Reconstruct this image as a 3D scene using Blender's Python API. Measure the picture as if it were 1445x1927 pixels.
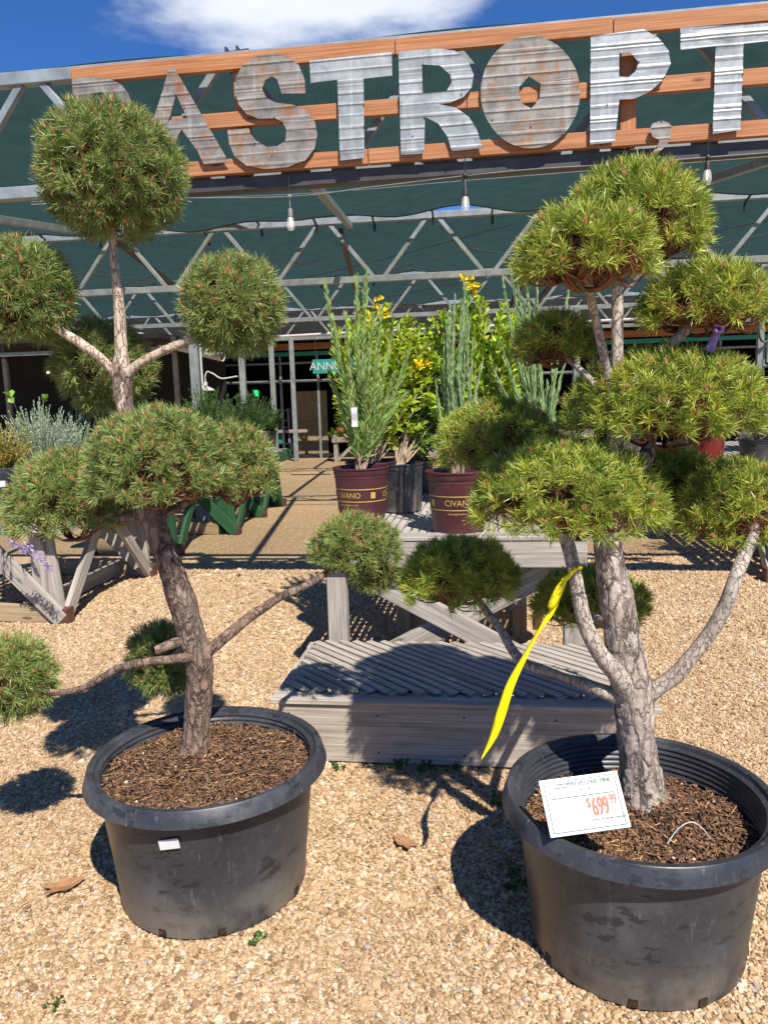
import bpy, bmesh, math, random
import numpy as np
from mathutils import Vector, Matrix, noise

for o in list(bpy.data.objects):
    bpy.data.objects.remove(o)
scn = bpy.context.scene
COL = scn.collection
rng = np.random.default_rng(7)
random.seed(7)

# ------------------------------------------------------------------ camera
FPX, PITCH, ROLL, EYE = 1450.0, math.radians(8.8), 0.03, 1.6
FW = Vector((0, math.cos(PITCH), -math.sin(PITCH)))
UP0 = Vector((0, math.sin(PITCH), math.cos(PITCH)))
RT0 = Vector((1, 0, 0))
RT = RT0 * math.cos(ROLL) - UP0 * math.sin(ROLL)
UP = UP0 * math.cos(ROLL) + RT0 * math.sin(ROLL)
CAM = Vector((0, 0, EYE))
cd = bpy.data.cameras.new('camera')
cam = bpy.data.objects.new('camera', cd)
COL.objects.link(cam)
M = Matrix.Identity(4)
for i in range(3):
    M[i][0], M[i][1], M[i][2], M[i][3] = RT[i], UP[i], -FW[i], CAM[i]
cam.matrix_world = M
cd.sensor_fit = 'VERTICAL'
cd.sensor_height = 24.0
cd.lens = 24.0 * FPX / 1927.0
cd.clip_start = 0.05
cd.clip_end = 2000
scn.camera = cam

# ------------------------------------------------------------------ sky, sun, exposure
SUNV = Vector((0.31, -0.76, 1.0)).normalized()          # towards the sun
world = bpy.data.worlds.new('World')
scn.world = world
world.use_nodes = True
nt = world.node_tree
nt.nodes.clear()
out = nt.nodes.new('ShaderNodeOutputWorld')
bg = nt.nodes.new('ShaderNodeBackground')
bg.inputs['Strength'].default_value = 0.058
sky = nt.nodes.new('ShaderNodeTexSky')
sky.sky_type = 'NISHITA'
sky.sun_disc = False
sky.sun_elevation = math.asin(SUNV.z)
sky.sun_rotation = math.atan2(SUNV.x, SUNV.y)
sky.altitude = 150
sky.air_density = 0.9
sky.dust_density = 0.05
sky.ozone_density = 7.0
tc = nt.nodes.new('ShaderNodeTexCoord')
sep = nt.nodes.new('ShaderNodeSeparateXYZ')
nt.links.new(tc.outputs['Generated'], sep.inputs[0])
mx = nt.nodes.new('ShaderNodeMath'); mx.operation = 'MAXIMUM'; mx.inputs[1].default_value = 0.06
nt.links.new(sep.outputs['Z'], mx.inputs[0])
dv = nt.nodes.new('ShaderNodeVectorMath'); dv.operation = 'DIVIDE'
cmb = nt.nodes.new('ShaderNodeCombineXYZ')
for k in range(3):
    nt.links.new(mx.outputs[0], cmb.inputs[k])
nt.links.new(tc.outputs['Generated'], dv.inputs[0]); nt.links.new(cmb.outputs[0], dv.inputs[1])
n1 = nt.nodes.new('ShaderNodeTexNoise'); n1.inputs['Scale'].default_value = 1.1
n1.inputs['Detail'].default_value = 9; n1.inputs['Roughness'].default_value = 0.55
nt.links.new(dv.outputs[0], n1.inputs['Vector'])
# one cumulus over the sign: soft bump in the cloud plane, added to the cloud noise
cc = nt.nodes.new('ShaderNodeVectorMath'); cc.operation = 'SUBTRACT'
nt.links.new(dv.outputs[0], cc.inputs[0])
dcl = FW + RT * ((610 - 722.5) / FPX) - UP * ((-10 - 963.5) / FPX)
cc.inputs[1].default_value = (dcl.x / dcl.z, dcl.y / dcl.z, 1)
cs = nt.nodes.new('ShaderNodeVectorMath'); cs.operation = 'MULTIPLY'
cs.inputs[1].default_value = (1.7, 2.3, 0)
nt.links.new(cc.outputs[0], cs.inputs[0])
cl = nt.nodes.new('ShaderNodeVectorMath'); cl.operation = 'LENGTH'
nt.links.new(cs.outputs[0], cl.inputs[0])
mr = nt.nodes.new('ShaderNodeMapRange'); mr.inputs['From Min'].default_value = 0.0; mr.inputs['From Max'].default_value = 1.5
mr.inputs['To Min'].default_value = 0.42; mr.inputs['To Max'].default_value = -0.08
nt.links.new(cl.outputs['Value'], mr.inputs['Value'])
ad = nt.nodes.new('ShaderNodeMath'); ad.operation = 'ADD'
nt.links.new(n1.outputs['Fac'], ad.inputs[0]); nt.links.new(mr.outputs[0], ad.inputs[1])
cr = nt.nodes.new('ShaderNodeMapRange'); cr.interpolation_type = 'SMOOTHSTEP'
cr.inputs['From Min'].default_value = 0.60; cr.inputs['From Max'].default_value = 0.80
nt.links.new(ad.outputs[0], cr.inputs['Value'])
cmx = nt.nodes.new('ShaderNodeMix'); cmx.data_type = 'RGBA'
crr = nt.nodes.new('ShaderNodeMix'); crr.data_type = 'RGBA'
crr.inputs[6].default_value = (12.6, 13.0, 13.6, 1); crr.inputs[7].default_value = (8.2, 9.0, 10.6, 1)
n2 = nt.nodes.new('ShaderNodeTexNoise'); n2.inputs['Scale'].default_value = 2.2; n2.inputs['Detail'].default_value = 5
nt.links.new(dv.outputs[0], n2.inputs['Vector'])
nt.links.new(n2.outputs['Fac'], crr.inputs[0])
nt.links.new(cr.outputs[0], cmx.inputs[0])
tint = nt.nodes.new('ShaderNodeMix'); tint.data_type = 'RGBA'; tint.blend_type = 'MULTIPLY'; tint.inputs[0].default_value = 1; tint.inputs[7].default_value = (.62, 1.06, 1.55, 1)
nt.links.new(sky.outputs[0], tint.inputs[6]); nt.links.new(tint.outputs[2], cmx.inputs[6]); nt.links.new(crr.outputs[2], cmx.inputs[7])
nt.links.new(cmx.outputs[2], bg.inputs['Color']); nt.links.new(bg.outputs[0], out.inputs[0])

sd = bpy.data.lights.new('sun', 'SUN')
sd.energy = 4.9
sd.angle = math.radians(0.53)
sd.color = (1.0, 0.95, 0.87)
sun = bpy.data.objects.new('sun', sd)
COL.objects.link(sun)
sun.rotation_euler = (-SUNV).to_track_quat('-Z', 'Y').to_euler()
sun.location = (3, -5, 10)
vs = scn.view_settings
vs.view_transform = 'Standard'; vs.look = 'None'; vs.exposure = 0.6; vs.gamma = 1.0
vs.use_curve_mapping = False
scn.cycles.max_bounces = 6
scn.cycles.transparent_max_bounces = 12

# ------------------------------------------------------------------ placing helpers (a photo pixel + a known plane -> a place)
def ray(x, y): return FW + RT * ((x - 722.5) / FPX) - UP * ((y - 963.5) / FPX)
def Wz(x, y, z):
    d = ray(x, y); return CAM + d * ((z - EYE) / d.z)
def Wy(x, y, Y):
    d = ray(x, y); return CAM + d * (Y / d.y)
YAW = math.radians(8.0)                                    # the nursery's own axes, turned against the camera's
U = Vector((math.cos(YAW), -math.sin(YAW), 0)); V = Vector((math.sin(YAW), math.cos(YAW), 0)); Z = Vector((0, 0, 1))
def Wf(x, y, Y0):
    d = ray(x, y); return CAM + d * (V.dot(Vector((0, Y0, 0)) - CAM) / V.dot(d))

# ------------------------------------------------------------------ object helpers
WM = {}
def add(name, mesh, parent=None, mw=None, mat=None):
    o = bpy.data.objects.new(name, mesh)
    COL.objects.link(o)
    mw = mw or Matrix.Identity(4)
    if parent is not None:
        o.parent = parent
        o.matrix_parent_inverse = WM[parent.name].inverted()
    o.matrix_basis = mw
    WM[o.name] = mw.copy()
    if mat and mesh is not None and not mesh.materials:
        mesh.materials.append(mat)
    return o
def tag(o, label=None, cat=None, group=None, kind=None):
    if label: o['label'] = label
    if cat: o['category'] = cat
    if group: o['group'] = group
    if kind: o['kind'] = kind
    return o
def thing(name, loc, label, cat, group=None):
    return tag(add(name, None, None, Matrix.Translation(loc)), label, cat, group)
def np_mesh(name, v, f, col=None, smooth=False):
    v = np.asarray(v, np.float32); f = np.asarray(f, np.int32)
    me = bpy.data.meshes.new(name)
    k = f.shape[1]
    me.vertices.add(len(v)); me.vertices.foreach_set('co', v.ravel())
    me.loops.add(f.size); me.loops.foreach_set('vertex_index', f.ravel())
    me.polygons.add(len(f))
    me.polygons.foreach_set('loop_start', np.arange(0, f.size, k, dtype=np.int32))
    if smooth: me.polygons.foreach_set('use_smooth', np.ones(len(f), bool))
    if col is not None:
        a = me.color_attributes.new('col', 'FLOAT_COLOR', 'POINT')
        c = np.ones((len(v), 4), np.float32); c[:, :3] = col
        a.data.foreach_set('color', c.ravel())
    me.update(calc_edges=True)
    me.validate()
    return me
def bm_mesh(bm, name, smooth=False):
    me = bpy.data.meshes.new(name)
    if smooth:
        for f in bm.faces: f.smooth = True
    bm.to_mesh(me); bm.free()
    return me
BOXC = {}
def box_mesh(l, w, t, bev=0.003):
    key = (round(l, 3), round(w, 3), round(t, 3), bev)
    if key not in BOXC:
        bm = bmesh.new()
        bmesh.ops.create_cube(bm, size=1)
        bmesh.ops.scale(bm, vec=(l, w, t), verts=bm.verts)
        if bev: bmesh.ops.bevel(bm, geom=bm.edges[:], offset=min(bev, t * .3, w * .3), segments=1, affect='EDGES')
        BOXC[key] = bm_mesh(bm, 'board')
    return BOXC[key]
def board(name, A, B, w, t, mat, parent=None, side=None, bev=0.003):
    """a straight member from A to B; w across along `side`, t across the other way"""
    A = Vector(A); B = Vector(B); x = (B - A).normalized()
    s = Vector(side) if side is not None else Z
    y = (s - x * s.dot(x))
    if y.length < 1e-4: y = x.orthogonal()
    y.normalize(); z = x.cross(y)
    m = Matrix.Identity(4)
    c = (A + B) / 2
    for i in range(3):
        m[i][0], m[i][1], m[i][2], m[i][3] = x[i], y[i], z[i], c[i]
    me = box_mesh((B - A).length, w, t, bev)
    key = (me.name, mat.name)
    if me.materials and me.materials[0] != mat:
        if key not in BOXC:
            me2 = me.copy(); me2.materials.clear(); me2.materials.append(mat); BOXC[key] = me2
        me = BOXC[key]
    return add(name, me, parent, m, mat)
def catmull(P, n):
    P = [np.array(p, float) for p in P]
    P = [2 * P[0] - P[1]] + P + [2 * P[-1] - P[-2]]
    o = []
    for i in range(1, len(P) - 2):
        for k in range(n):
            t = k / n
            o.append(.5 * (2 * P[i] + (P[i + 1] - P[i - 1]) * t + (2 * P[i - 1] - 5 * P[i] + 4 * P[i + 1] - P[i + 2]) * t * t
                           + (3 * P[i] - P[i - 1] - 3 * P[i + 1] + P[i + 2]) * t ** 3))
    o.append(P[-2])
    return np.array(o)
def tube_arr(path, rad, seg=6, bump=0.0, bscale=20, plates=False):
    """path (n,3), rad (n) -> verts, quad faces"""
    path = np.asarray(path, float); n = len(path)
    T = np.gradient(path, axis=0); T /= np.linalg.norm(T, axis=1)[:, None] + 1e-9
    ref = np.array([0.13, 0.97, 0.2]) if abs(T[0][1]) < .8 else np.array([1., 0.1, 0.1])
    a = np.linspace(0, 2 * math.pi, seg, endpoint=False)
    vs_ = []
    for i in range(n):
        e1 = ref - T[i] * ref.dot(T[i]); e1 /= np.linalg.norm(e1); e2 = np.cross(T[i], e1); ref = e1
        for q in a:
            d = math.cos(q) * e1 + math.sin(q) * e2
            r = rad[i]
            if bump:
                p = path[i] + d * r
                s = Vector((p[0] * bscale, p[1] * bscale, p[2] * bscale * .45))
                if plates:
                    dd = noise.voronoi(s * 1.5 + noise.noise_vector(s * 2) * .35)[0]; r *= 1 + .055 * min(1.0, (dd[1] - dd[0]) * 3.2) + .02 * noise.noise(s * 7)
                r *= 1 + bump * (noise.noise(s) + .55 * abs(noise.noise(s * 2.3)) - .2 + .3 * noise.noise(s * .25))
            vs_.append(path[i] + d * r)
    f = []
    for i in range(n - 1):
        for k in range(seg):
            k2 = (k + 1) % seg
            f.append((i * seg + k, i * seg + k2, (i + 1) * seg + k2, (i + 1) * seg + k))
    return np.array(vs_), np.array(f)
def tube(name, pts, rads, mat, parent=None, seg=8, n=6, bump=0, bscale=20, smooth=True, plates=False):
    P = catmull(pts, n); R_ = catmull([[r, 0, 0] for r in rads], n)[:, 0]
    v, f = tube_arr(P, R_, seg, bump, bscale, plates)
    return add(name, np_mesh(name, v, f, smooth=smooth), parent, None, mat)
def lathe(name, prof, mat, parent, loc, seg=64, wob=0.0, smooth=True):
    v = []; f = []
    n = len(prof)
    for i, (r, z) in enumerate(prof):
        for k in range(seg):
            a = 2 * math.pi * k / seg
            w = 1 + wob * (math.sin(2 * a + .7) + .5 * math.sin(3 * a + z * 4))
            v.append((r * w * math.cos(a), r * w * math.sin(a), z))
    for i in range(n - 1):
        for k in range(seg):
            k2 = (k + 1) % seg
            f.append((i * seg + k, i * seg + k2, (i + 1) * seg + k2, (i + 1) * seg + k))
    me = np_mesh(name, v, f, smooth=smooth)
    if smooth: me.set_sharp_from_angle(angle=math.radians(32))
    return add(name, me, parent, Matrix.Translation(loc), mat)
def text_mesh(s, size, ax='CENTER', ext=0.0):
    cu = bpy.data.curves.new('lettering', 'FONT')
    cu.body = s; cu.size = size; cu.align_x = ax; cu.align_y = 'CENTER'; cu.extrude = ext; cu.resolution_u = 3
    o = bpy.data.objects.new('lettering_tmp', cu); COL.objects.link(o)
    dg = bpy.context.evaluated_depsgraph_get()
    me = bpy.data.meshes.new_from_object(o.evaluated_get(dg))
    bpy.data.objects.remove(o); bpy.data.curves.remove(cu)
    me.name = 'lettering'
    return me

# ------------------------------------------------------------------ material helpers
class NT:
    def __init__(s, name):
        s.m = bpy.data.materials.new(name); s.m.use_nodes = True
        s.t = s.m.node_tree; s.b = s.t.nodes['Principled BSDF']; s.o = s.t.nodes['Material Output']
    def n(s, typ, **kw):
        nd = s.t.nodes.new('ShaderNode' + typ)
        for k, v in kw.items():
            if k.startswith('i_'):
                nd.inputs[k[2:].replace('_', ' ')].default_value = v
            else: setattr(nd, k, v)
        return nd
    def l(s, a, b): s.t.links.new(a, b)
    def coords(s, scale=(1, 1, 1), rnd=True, kind='Object'):
        tc_ = s.n('TexCoord'); mp = s.n('Mapping'); mp.inputs['Scale'].default_value = scale
        s.l(tc_.outputs[kind], mp.inputs['Vector'])
        if rnd:
            oi = s.n('ObjectInfo'); ml = s.n('Math', operation='MULTIPLY'); ml.inputs[1].default_value = 37.0
            s.l(oi.outputs['Random'], ml.inputs[0])
            s.l(ml.outputs[0], mp.inputs['Location'])
        return mp.outputs[0]
    def noise(s, vec, scale, detail=4, rough=.55):
        nd = s.n('TexNoise'); nd.inputs['Scale'].default_value = scale
        nd.inputs['Detail'].default_value = detail; nd.inputs['Roughness'].default_value = rough
        s.l(vec, nd.inputs['Vector']); return nd.outputs['Fac']
    def ramp(s, fac, stops):
        r = s.n('ValToRGB'); e = r.color_ramp.elements
        while len(e) < len(stops): e.new(.5)
        for k, (p, c) in enumerate(stops):
            e[k].position = p; e[k].color = (*c, 1)
        s.l(fac, r.inputs[0]); return r.outputs[0]
    def rng(s, fac, a, b, c, d):
        r = s.n('MapRange'); r.inputs['From Min'].default_value = a; r.inputs['From Max'].default_value = b
        r.inputs['To Min'].default_value = c; r.inputs['To Max'].default_value = d
        s.l(fac, r.inputs['Value']); return r.outputs[0]
    def mix(s, fac, a, b, mode='MIX'):
        m = s.n('Mix', data_type='RGBA', blend_type=mode)
        for sock, x in ((0, fac), (6, a), (7, b)):
            if hasattr(x, 'is_linked'): s.l(x, m.inputs[sock])
            else: m.inputs[sock].default_value = x if sock == 0 else (*x, 1)
        return m.outputs[2]
    def bump(s, h, strength=.4, dist=.01):
        b = s.n('Bump'); b.inputs['Strength'].default_value = strength; b.inputs['Distance'].default_value = dist
        s.l(h, b.inputs['Height']); s.l(b.outputs[0], s.b.inputs['Normal'])
    def fin(s, col=None, rough=.6, metal=0, spec=None):
        if col is not None:
            if hasattr(col, 'is_linked'): s.l(col, s.b.inputs['Base Color'])
            else: s.b.inputs['Base Color'].default_value = (*col, 1)
        if hasattr(rough, 'is_linked'): s.l(rough, s.b.inputs['Roughness'])
        else: s.b.inputs['Roughness'].default_value = rough
        s.b.inputs['Metallic'].default_value = metal
        if spec is not None: s.b.inputs['Specular IOR Level'].default_value = spec
        return s.m

def mat_plain(name, c, rough=.6, metal=0, var=.25, scale=12, spec=None):
    m = NT(name); v = m.coords()
    n = m.noise(v, scale, 5)
    c0 = tuple(x * (1 - var) for x in c); c1 = tuple(min(1, x * (1 + var)) for x in c)
    return m.fin(m.ramp(n, [(.3, c0), (.7, c1)]), rough, metal, spec)
def mat_wood(name, c0, c1, c2, rough=.8):
    m = NT(name); v = m.coords((1.2, 14, 14))
    g = m.noise(v, 2.2, 7, .62)
    v2 = m.coords((.5, 45, 45)); g2 = m.noise(v2, 3, 4)
    v3 = m.coords((1, 1, 1)); n3 = m.noise(v3, 2.4, 3)
    c = m.ramp(g, [(.30, c0), (.50, c1), (.72, c2)])
    c = m.mix(m.rng(g2, .35, .62, .55, 0), c, tuple(x * .35 for x in c0))
    c = m.mix(m.rng(n3, .35, .7, 0, .45), c, tuple(x * .75 for x in c1))
    v4 = m.coords((2.2, 7.5, 7.5)); vo = m.n('TexVoronoi'); vo.inputs['Scale'].default_value = 1.0; m.l(v4, vo.inputs['Vector'])
    c = m.mix(m.rng(vo.outputs['Distance'], .07, .12, .8, 0), c, tuple(x * .3 for x in c0))
    m.bump(g2, .35, .004)
    return m.fin(c, rough, 0, .25)
def mat_attr(name, rough=.5, trans=.25, spec=.4):
    m = NT(name)
    a = m.n('Attribute'); a.attribute_name = 'col'
    m.l(a.outputs['Color'], m.b.inputs['Base Color'])
    m.b.inputs['Roughness'].default_value = rough; m.b.inputs['Specular IOR Level'].default_value = spec
    if trans:
        t = m.n('BsdfTranslucent'); m.l(a.outputs['Color'], t.inputs[0])
        x = m.n('MixShader'); x.inputs[0].default_value = trans
        m.l(m.b.outputs[0], x.inputs[1]); m.l(t.outputs[0], x.inputs[2]); m.l(x.outputs[0], m.o.inputs[0])
    return m.m
def mat_bark(name, plate, dark, warm, warm_amt=.4, scale=34, crack=.10):
    m = NT(name); v = m.coords((1, 1, .45), False)
    n = m.noise(v, 30, 4)
    ad_ = m.n('VectorMath', operation='MULTIPLY_ADD')
    ad_.inputs[1].default_value = (.055, .055, .055)
    nz = m.n('TexNoise'); nz.inputs['Scale'].default_value = 26; nz.inputs['Detail'].default_value = 5; nz.inputs['Roughness'].default_value = .65; m.l(v, nz.inputs['Vector'])
    m.l(nz.outputs['Color'], ad_.inputs[0]); m.l(v, ad_.inputs[2])
    vo = m.n('TexVoronoi', feature='DISTANCE_TO_EDGE'); vo.inputs['Scale'].default_value = scale; m.l(ad_.outputs[0], vo.inputs['Vector'])
    vc = m.n('TexVoronoi'); vc.inputs['Scale'].default_value = scale; m.l(ad_.outputs[0], vc.inputs['Vector'])
    c = m.ramp(n, [(.3, tuple(x * .7 for x in plate)), (.7, tuple(min(1, x * 1.25) for x in plate))])
    big = m.noise(v, 7, 3)
    c = m.mix(m.rng(big, .45, .65, 0, warm_amt), c, warm)
    c = m.mix(m.rng(vc.outputs['Distance'], 0, .6, .0, .35), c, tuple(x * .6 for x in plate))
    brk_ = m.noise(v, 16, 3)
    ck = m.n('Math', operation='MULTIPLY'); m.l(m.rng(vo.outputs['Distance'], 0, crack, .95, 0), ck.inputs[0]); m.l(m.rng(brk_, .38, .58, .15, 1), ck.inputs[1])
    fine = m.noise(v, 130, 5, .7)
    c = m.mix(m.rng(fine, .42, .62, .45, 0), c, tuple(x * .4 for x in plate))
    c = m.mix(ck.outputs[0], c, dark)
    hh = m.n('Math', operation='ADD'); m.l(m.rng(vo.outputs['Distance'], 0, crack * 1.6, 0, 1), hh.inputs[0])
    h2 = m.n('Math', operation='MULTIPLY'); h2.inputs[1].default_value = .6; m.l(n, h2.inputs[0]); m.l(h2.outputs[0], hh.inputs[1])
    m.bump(hh.outputs[0], .9, .006)
    return m.fin(c, .88, 0, .2)

WOOD = mat_wood('weathered_wood', (.27, .23, .185), (.43, .385, .335), (.57, .525, .47))
WOODW = mat_wood('newer_wood', (.30, .20, .11), (.45, .33, .20), (.56, .45, .31))
WOODD = mat_wood('step_wood', (.28, .225, .17), (.48, .415, .345), (.62, .555, .475))
CEDAR = mat_wood('stained_cedar', (.38, .145, .055), (.50, .215, .092), (.58, .28, .14), .6)
GREENP = mat_wood('green_paint', (.02, .075, .035), (.04, .14, .065), (.07, .20, .10), .65)
STEEL = mat_plain('galvanised_steel', (.25, .285, .30), .55, .2, .25, 9)
STEELD = mat_plain('dark_steel', (.06, .055, .05), .5, .2, .3, 9)
RUST = mat_plain('rusty_bracket', (.11, .045, .035), .65, .1, .3, 20)
BLACKC = mat_plain('black_cable', (.02, .02, .02), .6)
GREYC = mat_plain('grey_cable', (.16, .16, .15), .6)
WHITEP = mat_plain('white_paint', (.58, .58, .56), .5, 0, .06)
TEALP = mat_plain('teal_sign_paint', (.02, .28, .26), .5, 0, .08)
MAROON = mat_plain('maroon_sign_paint', (.28, .035, .09), .5, 0, .1)
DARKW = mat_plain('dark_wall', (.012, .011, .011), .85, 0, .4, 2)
GOLD = mat_plain('gold_print', (.50, .36, .10), .5, 0, .1)
YELLOW = mat_plain('yellow_ribbon_plastic', (.88, .74, .0), .35, 0, .06, 6)
PURPLE = mat_plain('purple_ribbon_plastic', (.30, .17, .42), .4, 0, .1)
TERRA = mat_plain('terracotta', (.36, .12, .05), .75)
REDP = mat_plain('red_pot_plastic', (.22, .025, .02), .5)
NEEDLE = mat_attr('pine_needles', .40, .08, .5)
LEAF = mat_attr('leaf', .45, .32, .35)
TWIG = mat_plain('twig_bark', (.17, .075, .035), .85, 0, .35, 30)
STEM = mat_plain('pale_stem', (.40, .29, .19), .8, 0, .25, 20)
BUD = mat_plain('bud_brown', (.44, .17, .08), .7, 0, .3, 40)
BARKL = mat_bark('dark_scaly_bark', (.30, .22, .175), (.035, .022, .017), (.44, .22, .12), .5, 36, .12)
BARKU = mat_bark('pale_pink_bark', (.70, .55, .43), (.30, .18, .12), (.66, .42, .24), .4, 46, .04)
BARKR = mat_bark('grey_plated_bark', (.52, .44, .37), (.05, .034, .026), (.47, .27, .17), .42, 30, .12)
BARKB = mat_bark('smooth_grey_bark', (.54, .46, .385), (.24, .17, .125), (.42, .27, .17), .3, 60, .04)

def mat_gravel():
    m = NT('gravel'); v = m.coords((1, 1, 1), False)
    vo = m.n('TexVoronoi'); vo.inputs['Scale'].default_value = 85; m.l(v, vo.inputs['Vector'])
    sx = m.n('SeparateColor'); m.l(vo.outputs['Color'], sx.inputs[0])
    c = m.ramp(sx.outputs[0], GRAMP)
    big = m.noise(v, .9, 5)
    c = m.mix(m.rng(big, .42, .70, 0, .3), c, (.34, .22, .115))
    hh = m.rng(vo.outputs['Distance'], 0, .7, 1, 0)
    m.bump(hh, .7, .008)
    return m.fin(c, .85, 0, .2)
GRAMP = [(.0, (.155, .098, .05)), (.14, (.32, .20, .10)), (.36, (.43, .29, .155)), (.60, (.515, .365, .21)), (.82, (.575, .435, .275)), (.95, (.62, .53, .40)), (1.0, (.29, .26, .23))]
GRAVEL = mat_gravel()
def mat_pebble():
    m = NT('pebble'); oi = m.n('ObjectInfo')
    c = m.ramp(oi.outputs['Random'], GRAMP)
    v = m.coords(); n = m.noise(v, 3, 3)
    c = m.mix(m.rng(n, .4, .7, 0, .3), c, (.40, .22, .10))
    gv = m.n('NewGeometry'); big = m.noise(gv.outputs['Position'], .9, 5)
    c = m.mix(m.rng(big, .45, .70, 0, .45), c, (.32, .215, .12))
    return m.fin(c, .75, 0, .3)
PEBBLE = mat_pebble()
def mat_pot():
    m = NT('black_pot_plastic'); v = m.coords((1, 1, 1))
    a = m.noise(v, 3.2, 7, .65); b = m.noise(v, 60, 4)
    vs_ = m.coords((9, 9, 1.2)); s_ = m.noise(vs_, 5, 6, .7)
    c = m.ramp(a, [(.30, (.020, .021, .026)), (.54, (.040, .042, .049)), (.78, (.105, .106, .112))])
    c = m.mix(m.rng(b, .56, .78, 0, .3), c, (.12, .118, .115))
    va = m.coords((2.2, 2.2, 5)); dk = m.noise(va, 4.5, 5, .7); c = m.mix(m.rng(dk, .56, .60, 0, .75), c, (.013, .013, .015))
    c = m.mix(m.rng(s_, .60, .68, 0, .45), c, (.17, .165, .16))
    tc_ = m.n('TexCoord'); sp = m.n('SeparateXYZ'); m.l(tc_.outputs['Object'], sp.inputs[0])
    dirt = m.n('Math', operation='MULTIPLY'); m.l(m.rng(sp.outputs['Z'], 0, .17, 1, 0), dirt.inputs[0]); m.l(m.rng(a, .42, .58, 0, .65), dirt.inputs[1])
    c = m.mix(dirt.outputs[0], c, (.23, .19, .14))
    m.bump(a, .12, .02)
    return m.fin(c, m.rng(a, .3, .7, .32, .5), 0, .5)
POT = mat_pot()
def mat_maroonpot():
    m = NT('maroon_pot_plastic'); v = m.coords()
    a = m.noise(v, 7, 6, .65)
    c = m.ramp(a, [(.3, (.055, .013, .017)), (.6, (.082, .021, .025)), (.8, (.17, .085, .085))])
    return m.fin(c, .45)
MPOT = mat_maroonpot()
def mat_soil():
    m = NT('bark_mulch'); v = m.coords(); n = m.noise(v, 45, 6, .7)
    m.bump(n, 1, .02)
    return m.fin(m.ramp(n, [(.3, (.02, .012, .008)), (.55, (.075, .04, .022)), (.75, (.16, .08, .04))]), .9, 0, .2)
SOIL = mat_soil()
def mat_zinc():
    m = NT('corrugated_zinc'); v = m.coords((1, 1, 1)); v2 = m.coords((2.5, 2.5, 2.5))
    a = m.noise(v, 9, 7, .7); s_ = m.noise(v2, 3.0, 6, .65)
    c = m.ramp(a, [(.3, (.19, .205, .215)), (.5, (.30, .32, .33)), (.72, (.44, .46, .465))])
    c = m.mix(m.rng(s_, .62, .74, 0, .6), c, (.24, .16, .10))
    vk = m.coords((14, 14, .9)); k_ = m.noise(vk, 2, 4); c = m.mix(m.rng(k_, .55, .75, 0, .5), c, (.5, .52, .53))
    return m.fin(c, .48, .15)
def mat_zinc_old():
    m = NT('weathered_corrugated_zinc'); v = m.coords((1, 1, 1)); v2 = m.coords((2.2, 2.2, 2.2))
    a = m.noise(v, 10, 7, .7); s_ = m.noise(v2, 3.2, 7, .7)
    c = m.ramp(a, [(.3, (.12, .112, .10)), (.5, (.22, .205, .185)), (.72, (.34, .32, .29))])
    c = m.mix(m.rng(s_, .48, .62, 0, .85), c, (.25, .115, .045))
    vk = m.coords((12, 12, 1)); k_ = m.noise(vk, 2, 4); c = m.mix(m.rng(k_, .58, .75, 0, .5), c, (.42, .43, .43))
    return m.fin(c, .6, .1)
ZINC = mat_zinc(); ZINCO = mat_zinc_old()
def mat_cloth():
    # woven shade mesh: its threads close up at shallow angles and let light through when struck steeply, for every ray alike
    m = NT('green_shade_cloth'); v = m.coords((1, 1, 1), False)
    w = m.n('TexWave'); w.inputs['Scale'].default_value = 9; w.inputs['Distortion'].default_value = 1.2; m.l(v, w.inputs['Vector'])
    n = m.noise(v, 5, 6)
    c = m.ramp(n, [(.3, (.021, .043, .043)), (.7, (.029, .060, .059))])
    c = m.mix(m.rng(w.outputs['Fac'], 0, 1, 0, .18), c, (.040, .085, .083))
    m.fin(c, .8, 0, .1)
    t = m.n('BsdfTranslucent'); m.l(c, t.inputs[0])
    x = m.n('MixShader'); x.inputs[0].default_value = .7
    m.l(m.b.outputs[0], x.inputs[1]); m.l(t.outputs[0], x.inputs[2])
    lw = m.n('LayerWeight'); lw.inputs['Blend'].default_value = .5
    op = m.rng(lw.outputs['Facing'], .15, .55, .95, .0)
    tr = m.n('BsdfTransparent'); tr.inputs[0].default_value = (1.0, .95, .85, 1)
    y = m.n('MixShader'); m.l(op, y.inputs[0]); m.l(x.outputs[0], y.inputs[1]); m.l(tr.outputs[0], y.inputs[2])
    m.l(y.outputs[0], m.o.inputs[0])
    return m.m
CLOTH = mat_cloth()
def mat_glass():
    m = NT('bulb_glass'); m.fin((.9, .9, .88), .05, 0, .6)
    t = m.n('BsdfTransparent'); x = m.n('MixShader'); x.inputs[0].default_value = .75
    m.l(m.b.outputs[0], x.inputs[1]); m.l(t.outputs[0], x.inputs[2]); m.l(x.outputs[0], m.o.inputs[0]); return m.m
GLASS = mat_glass()
def mat_emit(name, c, s):
    m = NT(name); m.fin(c, .5); m.b.inputs['Emission Color'].default_value = (*c, 1); m.b.inputs['Emission Strength'].default_value = s; return m.m
EXITG = mat_emit('lit_exit_green', (.02, .7, .2), 1.2)
WARM = mat_emit('lit_bulb', (1, .75, .35), 4)
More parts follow.
